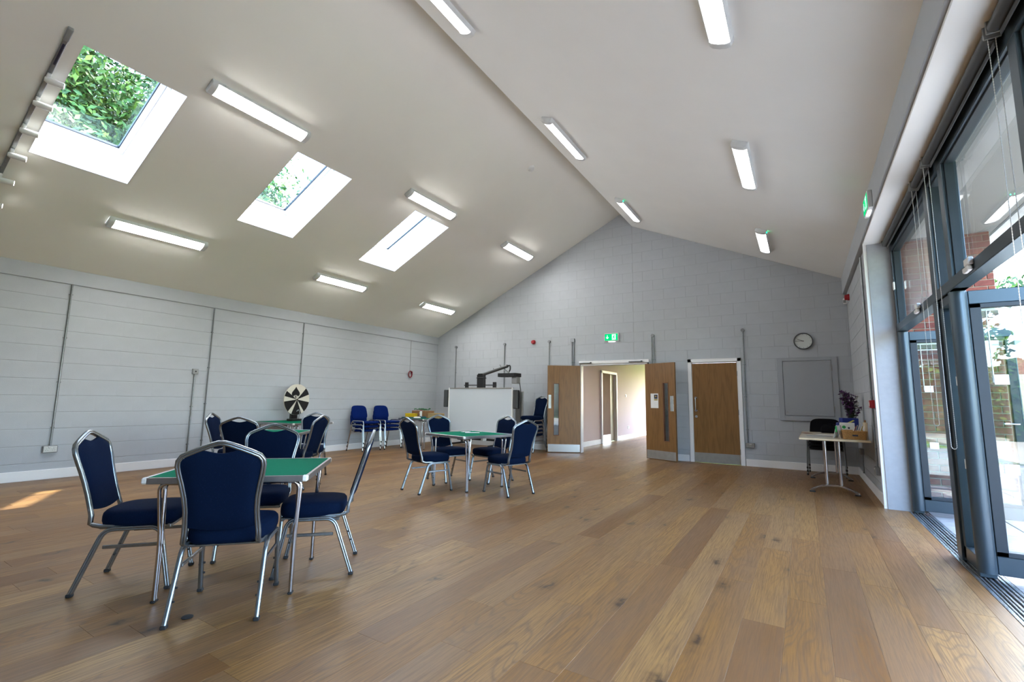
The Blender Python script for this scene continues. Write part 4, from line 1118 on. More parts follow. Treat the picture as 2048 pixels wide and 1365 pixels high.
# ================================================================== CEILING FITTINGS
def slope_matrix(side, x, y):
    if side == 'L': n = Vector((SLP, 0, -1)).normalized(); p = Vector((x, y, zl(x)))
    else: n = Vector((-SRP, 0, -1)).normalized(); p = Vector((x, y, zr(x)))
    X = Vector((0, 1, 0)); Y = n.cross(X)
    return Matrix(((X.x, Y.x, n.x, p.x), (X.y, Y.y, n.y, p.y), (X.z, Y.z, n.z, p.z), (0, 0, 0, 1)))
def lamp_meshes(em):
    L = 1.19; R = {}
    R['backplate'] = MB().box((0, 0, .010), (L, .168, .020), .003).box((0, .082, .024), (L - .1, .005, .048)).box((0, -.082, .024), (L - .1, .005, .048)).mesh('backplate', 'lamp_body', smooth=False)
    prof = [(.078, .014), (.078, .040), (.072, .054), (.050, .066), (0, .071), (-.050, .066), (-.072, .054), (-.078, .040), (-.078, .014)]
    R['diffuser'] = MB().rings([[(x, a, b) for a, b in prof] for x in (-L / 2 + .055, L / 2 - .055)]).mesh('diffuser', em, ang=50)
    p2 = [(a * 1.09, b * 1.05 if b > .02 else 0) for a, b in prof]
    for s in (-1, 1):
        R['end_cap%d' % s] = MB().rings([[(s * (L / 2 - .06), a, b) for a, b in p2], [(s * (L / 2 - .008), a, b) for a, b in p2], [(s * L / 2, a * .9, b * .93 + .002) for a, b in p2]]).mesh('end_cap', 'lamp_body', ang=50)
    return R
LL, LR = lamp_meshes('lamp_left'), lamp_meshes('lamp_right')
def lamp(R, side, x, y, label):
    t = thing('ceiling_light', label, 'light', M=slope_matrix(side, x, y), group='tube lights on the sloping ceiling')
    for k, me in R.items(): link(k.rstrip('-1'), me, t)
    return t
for y, a, b in ((2.77, 'long lit tube light above the nearest and middle rooflights', 'lit tube light low on the slope below the nearest rooflight'), (5.79, 'lit tube light above the rooflight nearest the far wall', 'lit tube light low on the slope below the middle rooflights'), (8.67, 'small lit tube light high on the slope next to the gable wall', 'smallest low lit tube light next to the gable wall corner')):
    lamp(LL, 'L', -5.32, y, a); lamp(LL, 'L', -7.63, y - (.055 if y < 3 else 0), b)
for y, a, b in ((2.86, 'tube light beside the ridge cut by the top of the photo', 'widest tube light at the top of the right slope'), (5.76, 'tube light beside the ridge, middle of its row', 'tube light midway down the right slope, middle of its row'), (8.68, 'tube light beside the ridge next to the gable wall', 'short looking tube light on the right slope next to the gable wall')):
    for xx, lb in ((-2.74, a), (-.37 if y < 3 else -.42, b)):
        t = lamp(LR, 'R', xx, y + (.10 if y < 3 and xx > -1 else 0), lb)
        if y > 8: MB().box((-.56, .090, .03), (.02, .008, .01)).obj('status_led', 'led_green', t, smooth=False)
t = thing('smoke_detector', 'small round white detector on the cream slope by the ridge', 'detector', M=slope_matrix('L', -3.86, 6.70))
MB().lathe([(.062, 0), (.062, .018), (.052, .028)], 20).obj('base', 'white_plastic', t); MB().lathe([(.044, .026), (.044, .036), (.038, .054), (.012, .060)], 20).obj('sensing_head', 'white_plastic', t)
# spotlight rail
M = slope_matrix('L', -5.48, 1.09)   # local y runs along the slope
t = thing('spotlight_rail', 'grey rail of five white spotlights left of the nearest rooflight', 'spotlights', M=M)
sgn = -1 if (M @ Vector((0, 1, 0)) - M.translation).x > 0 else 1
k_ = sqrt(1 + SLP * SLP)
MB().box((0, sgn * 1.55, .016), (.034, 3.1, .032), .003).obj('rail', 'steel_box', t, smooth=False)
MB().box((0, sgn * .06, .020), (.040, .14, .040), .004).obj('live_end', 'grey_plastic', t, smooth=False)
MB().box((0, sgn * .30, .033), (.016, .26, .002)).obj('print_strip', 'print_dark', t, smooth=False)
for x in (-6.0, -6.29, -6.65, -7.0, -7.37, -7.75):
    d = sgn * (-5.48 - x) * k_
    m = MB(); m.box((0, d, .045), (.03, .07, .03), .004).cyl((0, d, .05), (0, d, .085), .008, 10); h = m.obj('spotlight_bracket', 'white_plastic', t)
    m = MB(); a = Vector((-.03, d, .10)); e = Vector((.105, d - sgn * .02, .118)); m.tube([a, a.lerp(e, .15), e.lerp(a, .25), e], .030, 16, scales=[.72, 1, 1, 1.0]); m.obj('spotlight_head', 'white_plastic', h)
    m = MB(); q = e + (e - a).normalized() * .001; m.cyl(q, q + (e - a).normalized() * .002, .025, 16); m.obj('lens', 'spot_lens', h)

# ================================================================== CONDUITS AND WALL FITTINGS
def conduit(wall, u, z0, z1, label, box='round', n=1, r=.011, mat='steel_pipe', clips=True, socket=None, top=True, gap=.05):
    if wall == 'L': M = Matrix(((0, 0, 1, XL), (1, 0, 0, u), (0, 1, 0, 0), (0, 0, 0, 1)))
    elif wall == 'F': M = Matrix(((1, 0, 0, u), (0, 0, -1, YF), (0, 1, 0, 0), (0, 0, 0, 1)))
    else: M = Matrix(((0, 0, -1, XR), (-1, 0, 0, u), (0, 1, 0, 0), (0, 0, 0, 1)))
    t = thing('cable_conduit', label, 'conduit', M=M)
    for i in range(n):
        o = (i - (n - 1) / 2) * gap
        MB().cyl((o, z0, r + .006), (o, z1, r + .006), r, 12).obj('pipe', mat, t)
        if clips:
            m = MB(); zc = z0 + .25
            while zc < z1 - .1: m.box((o, zc, .010), (r * 4.2, .016, .012), .002); m.cyl((o, zc - .008, r + .006), (o, zc + .008, r + .006), r * 1.25, 12); zc += .62
            if m.v: m.objs('saddle_clip', mat, t)
    if box == 'round': m = MB(); m.cyl((0, z1 + .015, 0), (0, z1 + .015, .040), .034, 20).cyl((0, z1 + .015, .04), (0, z1 + .015, .044), .028, 20); m.obj('junction_box', 'steel_box', t)
    if box == 'square': m = MB(); m.box((0, z1 + .03, .022), (.085, .085, .044), .004); m.obj('junction_box', 'steel_box', t, smooth=False)
    if box == 'outlet':
        m = MB(); m.box((0, z1 + .04, .022), (.088, .088, .044), .004); m.obj('outlet_box', 'grey_plastic', t, smooth=False)
        m = MB(); m.cyl((0, z1 + .04, .044), (0, z1 + .04, .047), .013, 14); m.obj('outlet_hole', 'black_plastic', t)
    if socket:
        so_, sz = socket
        m = MB(); m.box((so_, sz, .022), (.15, .09, .044), .005); pl_ = m.obj('socket_box', 'steel_box', t, smooth=False)
        m = MB(); m.box((so_, sz, .046), (.140, .080, .004), .002); m.obj('face_plate', 'dull_steel', pl_, smooth=False)
        m = MB()
        for s in (-.035, .035):
            for a, b in ((0, .006), (-.011, -.014), (.011, -.014)): m.box((so_ + s + a, sz + b, .0485), (.007, .004, .002))
        [setattr(x_, 'name', 'socket_holes') for x_ in m.objs('socket_holes', 'black_plastic', pl_, smooth=False)] if False else [q_.obj('socket_holes', 'black_plastic', pl_, smooth=False, kind='stuff') for q_ in (m,)]
        m = MB()
        for s in (-.012, .012): m.box((so_ + s, sz + .022, .050), (.012, .018, .006), .002)
        m.obj('rocker_switch', 'white_plastic', pl_, smooth=False)
    return t
conduit('L', 2.145, .44, 2.69, 'steel conduit dropping to a double socket on the left wall', None, socket=(0, .40))
conduit('L', 3.83, .10, 1.52, 'short steel conduit with a small outlet box on the left wall', 'outlet')
conduit('L', 4.04, .15, 2.69, 'dark thin conduit of full height beside the short boxed conduit', None, mat='grey_frame', r=.010)
conduit('L', 5.79, .35, 2.69, 'steel conduit of full height behind the spade wheel', None, r=.010)
conduit('F', -8.07, .40, 2.58, 'leftmost steel conduit on the gable wall, left of the projector', 'round')
conduit('F', -6.475, .40, 2.58, 'steel conduit on the gable wall behind the projector arm', 'round')
conduit('F', -5.18, .40, 2.58, 'single steel conduit above the open left door leaf', 'round')
conduit('F', -4.55, 1.2, 2.56, 'pair of steel conduits under a square box left of the doorway', 'square', 2)
conduit('F', -2.68, 1.2, 2.58, 'pair of steel conduits under a round box right of the exit sign', 'round', 2)
conduit('F', -.935, .43, 2.58, 'steel conduit with a double socket right of the closed oak door', 'round', socket=(.04, .39))
conduit('R', 7.42, .40, 3.10, 'steel conduit down the right return wall to a socket', None, socket=(.04, .37))
conduit('R', 9.13, .13, .42, 'short conduit below a socket under the right hand table', None, socket=(0, .46), clips=False)
t = thing('cable_coil', 'small coil of dark red cable hanging high on the left wall', 'cable', (XL, 8.93, 1.80))
m = MB(); m.cyl((.006, 0, .09), (.006, 0, .89), .005, 8); m.obj('hanging_wire', 'grey_plastic', t)
m = MB()
for k in range(5):
    r = .070 + .006 * (k % 3); m.tube([(.012 + .007 * k, r * .8 * cos(a * pi / 12), r * 1.1 * sin(a * pi / 12)) for a in range(24)], .0055, 6, closed=True)
m.obj('cable_loops', 'red_cable', t)
m = MB(); m.tube([(.02, .055 + .03 * cos(a * pi / 8), .05 + .03 * sin(a * pi / 8)) for a in range(16)], .004, 6, closed=True); m.obj('loose_loop', 'red_cable', t)
# clock
t = thing('wall_clock', 'round white wall clock with a dark rim', 'clock', M=Matrix(((1, 0, 0, .057), (0, 0, -1, YF), (0, 1, 0, 2.326), (0, 0, 0, 1))))
MB().lathe([(.152, 0), (.154, .03), (.150, .042), (.140, .044), (.136, .034), (.136, .010)], 48).obj('rim', 'dark_grey_plastic', t)
MB().lathe([(.137, .012), (.137, .022)], 48).obj('dial', 'clock_face', t)
m = MB()
for k in range(12): m.box((.120, 0, .0235), (.018, .004, .001), M=Matrix.Rotation(k * pi / 6, 4, 'Z'))
m.objs('hour_mark', 'print_dark', t, smooth=False)
MB().box((.045, 0, .027), (.105, .008, .002), M=Matrix.Rotation(radians(158), 4, 'Z')).obj('hour_hand', 'black_plastic', t, smooth=False)
MB().box((.056, 0, .030), (.135, .006, .002), M=Matrix.Rotation(radians(179), 4, 'Z')).obj('minute_hand', 'black_plastic', t, smooth=False)
MB().lathe([(.008, .022), (.008, .034)], 12).obj('hub', 'black_plastic', t)
# painted hatch
t = thing('wall_hatch', 'grey painted hatch door in a flat frame below the clock', 'hatch', (.08, YF, 1.45))
m = MB()
for c, d in (((-.42, -.014, 0), (.085, .03, 1.15)), ((.42, -.014, 0), (.085, .03, 1.15)), ((0, -.014, .545), (.76, .03, .06)), ((0, -.014, -.53), (.76, .03, .09))): m.box(c, d, .003)
m.obj('hatch_frame', 'hatch_paint', t, smooth=False)
MB().box((0, -.012, .016), (.742, .022, .988), .002).obj('hatch_door', 'hatch_paint', t, smooth=False)
m = MB()
for z in (.38, -.36): m.box((.380, -.030, z), (.014, .014, .11), .003)
m.objs('hinge', 'dull_steel', t, smooth=False)
m = MB(); m.cyl((-.335, -.02, -.42), (-.335, -.030, -.42), .012, 14); m.obj('lock', 'dull_steel', t)
# sounders, call point, sensor
def sounder(M, label):
    t = thing('alarm_sounder', label, 'alarm', M=M)
    MB().lathe([(.055, 0), (.055, .02), (.050, .03)], 24).obj('base', 'red_plastic', t); MB().lathe([(.046, .03), (.048, .05), (.040, .066), (.012, .070)], 24).obj('horn', 'red_plastic', t)
sounder(Matrix(((1, 0, 0, -5.623), (0, 0, -1, YF), (0, 1, 0, 2.607), (0, 0, 0, 1))), 'round red alarm sounder on the gable wall above the whiteboard')
sounder(Matrix(((0, 0, -1, XR), (-1, 0, 0, 9.50), (0, 1, 0, 2.98), (0, 0, 0, 1))), 'dark red alarm sounder seen edge on high in the right corner')
t = thing('fire_call_point', 'square red call point on the right return wall', 'alarm', (XR, 7.36, 1.185))
MB().box((-.020, 0, 0), (.04, .10, .10), .004).obj('back_box', 'red_plastic', t, smooth=False); MB().box((-.046, 0, 0), (.012, .096, .096), .004).obj('front_plate', 'red_plastic', t, smooth=False); MB().box((-.0525, 0, 0), (.002, .05, .045)).obj('press_panel', 'paper_white', t, smooth=False)
t = thing('motion_sensor', 'small white sensor in the upper right corner', 'sensor', (XR - .03, 9.93, 3.0))
MB().box((0, 0, 0), (.06, .05, .10), .010).obj('housing', 'white_plastic', t, smooth=False); MB().box((-.010, -.026, -.01), (.04, .006, .05), .002).obj('lens', 'grey_plastic', t, smooth=False)
# exit signs
def exit_sign(M, label):
    t = thing('exit_sign', label, 'sign', M=M); w, h, d = .335, .185, .042
    MB().box((0, 0, d / 2), (w, h, d), .006).obj('housing', 'lamp_body', t, smooth=False)
    MB().box((0, 0, d + .001), (w - .035, h - .035, .004), .001).obj('green_panel', 'sign_green', t, smooth=False)
    m = MB(); z0, z1 = d + .0028, d + .0042
    m.prism([(-.098, .045), (-.082, .045), (-.082, -.01), (-.060, .008), (-.060, -.012), (-.090, -.042), (-.120, -.012), (-.120, .008), (-.098, -.01)][::1], z0, z1)
    m.obj('arrow', 'sign_white', t, smooth=False)
    MB().prism([(.018, .062), (.108, .062), (.108, -.062), (.018, -.062)], z0, z1).obj('doorway_panel', 'sign_white', t, smooth=False)
    m = MB(); z0, z1 = d + .0042, d + .0056
    m.cyl((.072, .042, z0), (.072, .042, z1), .010, 12)
    for a, b, r in (((.066, .028), (.060, -.004), .009), ((.060, -.004), (.080, -.022), .007), ((.080, -.022), (.074, -.046), .006), ((.060, -.004), (.044, -.030), .007), ((.044, -.030), (.026, -.034), .006), ((.066, .024), (.086, .010), .005), ((.066, .026), (.048, .014), .005), ((.048, .014), (.040, -.002), .005)):
        dx, dy = b[0] - a[0], b[1] - a[1]; l = hypot(dx, dy); nx, ny = -dy / l * r, dx / l * r
        m.prism([(a[0] + nx, a[1] + ny), (a[0] - nx, a[1] - ny), (b[0] - nx, b[1] - ny), (b[0] + nx, b[1] + ny)], z0, z1)
    m.obj('running_man', 'sign_green', t, smooth=False)
    MB().box((.01, -h / 2 - .006, d / 2), (.16, .014, d * .8), .003).obj('downlight_strip', 'sign_bar', t, smooth=False)
exit_sign(Matrix(((1, 0, 0, -3.60), (0, 0, -1, YF), (0, 1, 0, 2.612), (0, 0, 0, 1))), 'green lit exit sign above the double doors')
exit_sign(Matrix(((0, 0, -1, .695), (-1, 0, 0, 5.80), (0, 1, 0, 3.225), (0, 0, 0, 1))), 'green exit sign seen edge on above the glazed wall')
# notice on the right door leaf
a = radians(math.degrees(atan2(9.70 - 9.945, -2.173 + 2.838)))
nM = Matrix.Translation((-2.838, 9.945, 0)) @ Matrix.Rotation(a, 4, 'Z')
t = thing('paper_notice', 'white paper notice with a dark picture on the right door leaf', 'notice', M=nM @ Matrix.Translation((.225, -.0225, 1.20)))
MB().box((0, -.001, 0), (.185, .002, .30)).obj('sheet', 'paper_white', t, smooth=False)
MB().box((.035, -.0026, .085), (.085, .001, .085)).obj('printed_picture', 'print_dark', t, smooth=False); MB().box((.035, -.0026, .022), (.085, .001, .028)).obj('printed_band', 'print_gold', t, smooth=False)
m = MB(); m.cyl((.035, -.0032, .09), (.035, -.0042, .09), .018, 12); m.obj('printed_badge', 'print_gold', t)
# small dark blob standing in for a dark mark under the front chair
m = MB().lathe([(.008, 0), (.026, .002), (.028, .006), (.018, .011), (.004, .012)], 14); tag(m.obj('dark_blob', 'black_rubber', None, (-2.80, 1.31, 0)), 'small dark blob on the planks between the nearest chair and the table legs', 'cap')

# ================================================================== WHITEBOARD, PROJECTOR, STAND
t = thing('whiteboard', 'wide white interactive board on a black wheeled stand', 'whiteboard', (-6.66, 9.20, 0))
W2, za, zb = .96, .365, 1.455
MB().box((0, 0, (za + zb) / 2), (2 * W2 - .05, .03, zb - za - .04)).obj('writing_surface', 'whiteboard', t, smooth=False)
m = MB(); m.box((-W2 + .018, -.004, (za + zb) / 2), (.036, .05, zb - za), .006).box((W2 - .018, -.004, (za + zb) / 2), (.036, .05, zb - za), .006).box((0, -.004, za + .015), (2 * W2 - .07, .05, .03), .005)
m.obj('side_frame', 'white_plastic', t, smooth=False)
MB().box((0, -.004, zb - .012), (2 * W2 - .07, .052, .026), .005).obj('top_frame', 'dull_steel', t, smooth=False)
for s in (-1, 1):
    sp = MB().box((s * (W2 + .075), .01, 1.185), (.13, .11, .43), .012).obj('speaker', 'black_plastic', t, smooth=False)
    MB().box((s * (W2 + .075), -.048, 1.185), (.105, .006, .40), .002).obj('speaker_grille', 'dark_grey_plastic', sp, smooth=False)
m = MB()
for x in (-.55, .55): m.box((x, .05, .75), (.05, .04, 1.3), .004)
m.box((0, .05, .22), (1.2, .04, .05), .004); m.obj('stand_column', 'black_plastic', t, smooth=False)
for x in (-.55, .55):
    MB().box((x, .02, .115), (.05, .80, .04), .006).obj('foot_bar', 'black_plastic', t, smooth=False)
    for y in (-.34, .38):
        m = MB(); m.cyl((x - .014, y, .04), (x + .014, y, .04), .04, 18); m.box((x, y, .082), (.012, .03, .03), .002); m.obj('caster', 'black_rubber', t)
t = thing('projector_boom', 'black pillar bracket and steel boom arm above the whiteboard', 'projector arm', (-6.66, 9.20, 1.45))
m = MB(); m.box((.02, .02, .165), (.20, .10, .32), .006).box((.02, .02, .24), (.225, .115, .02), .003).box((.02, .02, .325), (.15, .10, .05), .006); m.obj('pillar', 'black_plastic', t, smooth=False)
m = MB(); m.box((.0, .0, .065), (.96, .025, .022), .003); m.obj('cross_bar', 'black_plastic', t, smooth=False)
m = MB(); m.box((-.40, -.005, .070), (.085, .045, .135), .005).box((.43, -.005, .070), (.085, .045, .135), .005); m.objs('clamp_block', 'black_plastic', t, smooth=False)
m = MB(); m.tube([(.10, 0, .325), (.80, -.02, .510)], .036, 14); m.obj('boom_tube', 'dark_grey_plastic', t)
m = MB(); m.tube(fillet([(.76, -.02, .50), (.87, -.02, .53), (.875, -.02, .42), (.83, -.02, .36)], .04, 5), .016, 10); m.tube([(.70, -.03, .46), (.78, -.03, .40), (.84, -.03, .35)], .006, 6).tube([(.42, 0, .41), (.37, .01, .47)], .006, 6).tube([(.62, 0, .46), (.56, .01, .55)], .006, 6); m.objs('cable_elbow', 'black_plastic', t)
t = thing('projector', 'black flat projector with a grey box hung from the boom end', 'projector', (-5.80, 9.17, 1.70))
m = MB(); m.prism([(-.24, -.13), (.22, -.15), (.25, -.10), (.25, .12), (-.20, .12), (-.26, .05)], 0, .085); m.obj('body', 'black_plastic', t, smooth=False)
m = MB(); m.cyl((-.03, 0, .10), (-.03, 0, .145), .03, 14); m.obj('mount', 'grey_plastic', t)
MB().box((.18, 0, -.075), (.14, .16, .15), .008).obj('connection_box', 'grey_plastic', t, smooth=False)
m = MB(); m.cyl((.0, -.10, -.004), (.0, -.10, .0), .035, 16); m.obj('lens', 'dark_grey_plastic', t)
m = MB(); m.tube([(.24, .06, -.10), (.262, .08, -.30), (.262, .10, -1.60)], .009, 8); m.obj('power_cable', 'black_rubber', t)
t = thing('storage_panel', 'narrow grey panel standing upright behind the right speaker', 'panel', (-5.66, 9.42, 0))
MB().box((0, 0, .70), (.20, .04, 1.34), .004).obj('panel', 'dull_steel', t, smooth=False); MB().box((0, -.022, .06), (.28, .03, .12), .004).obj('foot', 'dark_grey_plastic', t, smooth=False)

# ================================================================== SPADE WHEEL
wx, wy, wz = -8.40, 5.50, .70
ang = radians(98)   # faces the room
Mw = Matrix.Translation((wx, wy, wz)) @ Matrix.Rotation(ang, 4, 'Z')
t = thing('game_wheel', 'round black and cream game wheel with a spade on a black stand', 'wheel', M=Mw)
m = MB(); m.box((0, .0, .02), (.22, .16, .04), .006).box((.0, .03, .16), (.15, .05, .26), .008); m.obj('stand', 'wheel_black', t, smooth=False)
WR, wc = .297, .41
dm = Matrix.Translation((0, -.02, wc)) @ Matrix(((1, 0, 0, 0), (0, 0, -1, 0), (0, 1, 0, 0), (0, 0, 0, 1)))
disc = MB().lathe([(WR, 0), (WR, .016)], 48, dm).obj('disc', 'wheel_cream', t)
def sector(a0, a1, r0=.012, r1=WR - .002, z0=.016, z1=.018):
    n = 6; pts = [(r1 * cos(radians(a0 + (a1 - a0) * i / n)), r1 * sin(radians(a0 + (a1 - a0) * i / n))) for i in range(n + 1)] + [(r0 * cos(radians(a1)), r0 * sin(radians(a1))), (r0 * cos(radians(a0)), r0 * sin(radians(a0)))]
    return pts
for a0, a1 in ((20, 48), (-52, -10), (-112, -66), (-172, -130), (147, 168)):
    MB().prism(sector(a0, a1), .016, .0175, dm).obj('black_wedge', 'wheel_black', disc, smooth=False)
half = [(0, .128), (.020, .096), (.052, .060), (.082, .026), (.094, -.004), (.088, -.034), (.066, -.052), (.038, -.050), (.014, -.032)]
SC_ = lambda q: [(x - .040, y + .118) for x, y in q]
MB().prism(SC_(half + [(-x, y) for x, y in half[::-1][:-1]]), .0176, .020, dm).obj('spade_emblem', 'wheel_black', disc, smooth=False)
MB().prism(SC_([(-.040, -.034), (-.014, -.034), (0, -.026), (.014, -.034), (.040, -.034), (.046, -.066), (.020, -.092), (-.020, -.092), (-.046, -.066)]), .0176, .0196, dm).obj('cream_patch', 'wheel_cream', disc, smooth=False)
MB().prism(SC_([(-.006, -.030), (.006, -.030), (.008, -.062), (.026, -.082), (-.026, -.082), (-.008, -.062)]), .0197, .0212, dm).obj('spade_stalk', 'wheel_black', disc, smooth=False)
MB().lathe([(.014, .016), (.014, .030)], 14, dm).obj('hub', 'chrome', disc)
m = MB(); m.tube(fillet([(.06, -.05, .04), (.07, -.06, .16), (.03, -.06, .22), (0, -.05, .18)], .04, 5), .008, 8); m.obj('clear_pointer', 'grey_plastic', t)

# ================================================================== THINGS ON THE CORNER TABLE
zt = .7005
def boxy(name, label, cat, c, d, rot, mat, lid=None):
    t = thing(name, label, cat, c, radians(rot))
    MB().box((0, 0, d[2] / 2), d, .006).obj('body', mat, t, smooth=False)
    return t
t = boxy('cardboard_box', 'brown cardboard box with green bits on top, on the corner table', 'box', (-8.02, 8.70, zt), (.50, .28, .17), -4, 'cardboard')
MB().box((0, 0, .171), (.498, .06, .003)).obj('packing_tape', 'kraft_paper', t, smooth=False); MB().box((.06, -.1415, .12), (.07, .002, .035)).obj('label', 'paper_white', t, smooth=False)
m = MB(); rnd = random.Random(4)
for k in range(26):
    p = Vector((rnd.uniform(-.2, .2), rnd.uniform(-.1, .1), .165 + rnd.uniform(0, .03))); q = p + Vector((rnd.uniform(-.09, .09), rnd.uniform(-.07, .07), rnd.uniform(-.008, .02))); m.tube([p, (p + q) / 2 + Vector((0, 0, .012)), q], .009, 6)
o = m.obj('tinsel', 'green_plastic', None, (-8.02, 8.70, zt + .02)); tag(o, 'tangle of green decorations lying on the brown cardboard box', 'decoration')
t = boxy('parcel', 'long buff paper parcel right of the brown cardboard box', 'parcel', (-7.66, 8.72, zt), (.46, .20, .12), 3, 'kraft_paper')
MB().box((-.20, -.03, .125), (.10, .12, .02), .006).obj('torn_flap', 'cardboard', t, smooth=False)
t = boxy('yellow_tub', 'bright yellow plastic tub at the left end of the corner table', 'tub', (-8.08, 8.36, zt + .0245), (.26, .14, .075), 12, 'yellow_plastic')
MB().box((0, 0, .08), (.27, .15, .012), .004).obj('lid', 'yellow_plastic', t, smooth=False)
t = boxy('blue_folder', 'flat dark blue folder under the yellow tub', 'folder', (-8.10, 8.36, zt), (.34, .28, .022), 8, 'teal_plastic')
MB().box((0, 0, .0225), (.28, .22, .003)).obj('cover', 'blue_plastic', t, smooth=False)
t = boxy('teal_tray', 'small teal tray between the yellow tub and the parcel', 'tray', (-7.84, 8.46, zt), (.20, .14, .04), -10, 'teal_plastic')
MB().box((0, 0, .041), (.17, .11, .003)).obj('tray_inside', 'print_dark', t, smooth=False)
m = MB(); m.lathe([(.02, 0), (.085, .004), (.095, .02), (.075, .045), (.04, .055), (.005, .05)], 14); o = m.obj('plastic_bag', 'paper_white', None, (-7.83, 8.30, zt)); o.scale = (1.1, .7, .7); tag(o, 'crumpled white plastic bag at the front of the corner table', 'bag')
t = thing('tape_roll', 'small pinkish white roll beside the cardboard box', 'roll', (-7.90, 8.50, zt)); MB().cyl((0, 0, 0), (0, 0, .17), .030, 18).obj('tube', 'paper_white', t); MB().cyl((0, 0, .17), (0, 0, .19), .026, 18).obj('cap', 'red_cable', t)

# ================================================================== RIGHT HAND TABLE
t = thing('folding_table', 'beech topped table with chrome arched legs by the right wall', 'table', (.325, 8.35, 0), radians(-1))
hx, hy = .385, .90
MB().box((0, 0, .712), (2 * hx - .006, 2 * hy - .006, .022), .002).obj('table_top', 'beech_laminate', t, smooth=False)
m = MB(); m.box((0, -hy, .712), (2 * hx, .006, .024), .002).box((0, hy, .712), (2 * hx, .006, .024), .002).box((-hx, 0, .712), (.006, 2 * hy, .024), .002).box((hx, 0, .712), (.006, 2 * hy, .024), .002); m.obj('edge_band', 'beech_edge', t, smooth=False)
for y in (-.70, .72):
    m = MB()
    for x in (-.10, .055): m.cyl((x, y, .095), (x, y, .685), .018, 16)
    lg = m.obj('leg', 'chrome', t)
    m = MB(); m.box((-.02, y, .692), (.44, .04, .018), .004); m.obj('top_bar', 'chrome', lg, smooth=False)
    m = MB(); m.sweep([(x - .025, y, .022 + .088 * (1 - (x / .265) ** 2)) for x in [(-.265 + .53 * i / 18) for i in range(19)]], [(-.019, -.012), (.019, -.012), (.019, .010), (.010, .014), (-.010, .014), (-.019, .010)], up=(0, 0, 1)); m.obj('arched_foot', 'chrome', lg)
    m = MB()
    for x in (-.272, .222): m.box((x, y, .008), (.07, .045, .016), .005)
    m.objs('rubber_pad', 'black_rubber', lg, smooth=False)
zt = .7245
# wicker basket and its contents
bx, byy = .545, 7.68
t = thing('wicker_basket', 'rectangular wicker basket at the front corner of the right hand table', 'basket', (bx, byy, zt))
m = MB(); w, d, h = .125, .15, .105
for k in range(9):
    z = .006 + k * .0118; g = .94 + .06 * k / 8
    m.tube(fillet([(-w * g, -d * g, z), (w * g, -d * g, z), (w * g, d * g, z), (-w * g, d * g, z)], .03, 4, True), .0066, 6, closed=True)
m.obj('woven_sides', 'wicker', t)
MB().box((0, 0, .005), (2 * w * .93, 2 * d * .93, .01), .003).obj('base', 'wicker', t, smooth=False)
m = MB(); m.tube(fillet([(-w, -d, h), (w, -d, h), (w, d, h), (-w, d, h)], .03, 4, True), .0095, 8, closed=True); m.obj('rim', 'wicker', t)
MB().box((.0, -d - .004, .055), (.06, .006, .02), .002).obj('handle_slot', 'print_dark', t, smooth=False)
cols = ['paper_white', 'red_cable', 'grey_plastic', 'petal_white', 'paper_white', 'print_gold']
for k in range(6):
    x = bx - .02 + .018 * k; y = byy - .04 + .03 * (k % 3)
    q = Vector((x + .03, y, zt + .16 + .012 * (k % 4))); p = Vector((x - .02, y, zt + .02))
    tag(MB().tube([p, q], .006, 6).obj('pen', cols[k], None), ['white pen leftmost in the wicker basket', 'red pen standing second in the wicker basket', 'grey pen in the middle of the wicker basket', 'cream pen right of the grey pen in the wicker basket', 'tall white pen near the folders in the wicker basket', 'gold pen rightmost in the wicker basket'][k], 'pen', 'pens in the wicker basket')
t = thing('card_folder', 'upright buff folder leaning on the right wall behind the basket', 'folder', (.675, 7.74, zt))
MB().box((0, 0, .11), (.03, .22, .22), .003).obj('folder', 'beech_edge', t, smooth=False); MB().box((-.018, -.01, .09), (.004, .16, .16), .001).obj('inner_sheet', 'paper_white', t, smooth=False); MB().box((.004, .04, .235), (.016, .06, .03), .003).obj('index_tab', 'cardboard', t, smooth=False)
t = thing('tent_card', 'green edged white tent card left of the wicker basket', 'card', (.385, 7.78, zt), radians(-25))
m = MB(); m.prism([(-.045, 0), (-.042, 0), (.002, .16), (.046, 0), (.049, 0), (.003, .17), (.0, .17)], -.07, .07, Matrix(((1, 0, 0, 0), (0, 0, 1, 0), (0, 1, 0, 0), (0, 0, 0, 1)))); m.obj('card', 'paper_white', t, smooth=False)
MB().box((0, -.071, .12), (.02, .003, .08)).obj('green_stripe', 'print_green', t, smooth=False)
t = thing('leaflet_box', 'white leaflet box with small green and dark marks behind the basket', 'box', (.50, 8.06, zt), radians(-6))
MB().box((0, 0, .10), (.17, .09, .20), .003).obj('box', 'paper_white', t, smooth=False)
m = MB(); m.cyl((-.035, -.0455, .14), (-.035, -.047, .14), .022, 12); m.obj('green_mark', 'print_green', t)
m = MB(); m.cyl((.02, -.0455, .13), (.02, -.047, .13), .013, 12); m.obj('dark_mark', 'print_dark', t)
t = thing('blue_box', 'bright blue box with a yellow flash behind the leaflet box', 'box', (.54, 8.33, zt), radians(14))
m = MB(); m.box((0, 0, .13), (.20, .14, .26), .006).box((-.11, -.02, .17), (.09, .10, .05), .01); m.obj('box', 'blue_plastic', t, smooth=False)
MB().prism([(-.05, .19), (.03, .235), (.05, .225), (-.03, .18)], -.0725, -.0705, Matrix(((1, 0, 0, 0), (0, 0, 1, 0), (0, 1, 0, 0), (0, 0, 0, 1)))).obj('yellow_flash', 'print_yellow', t, smooth=False)
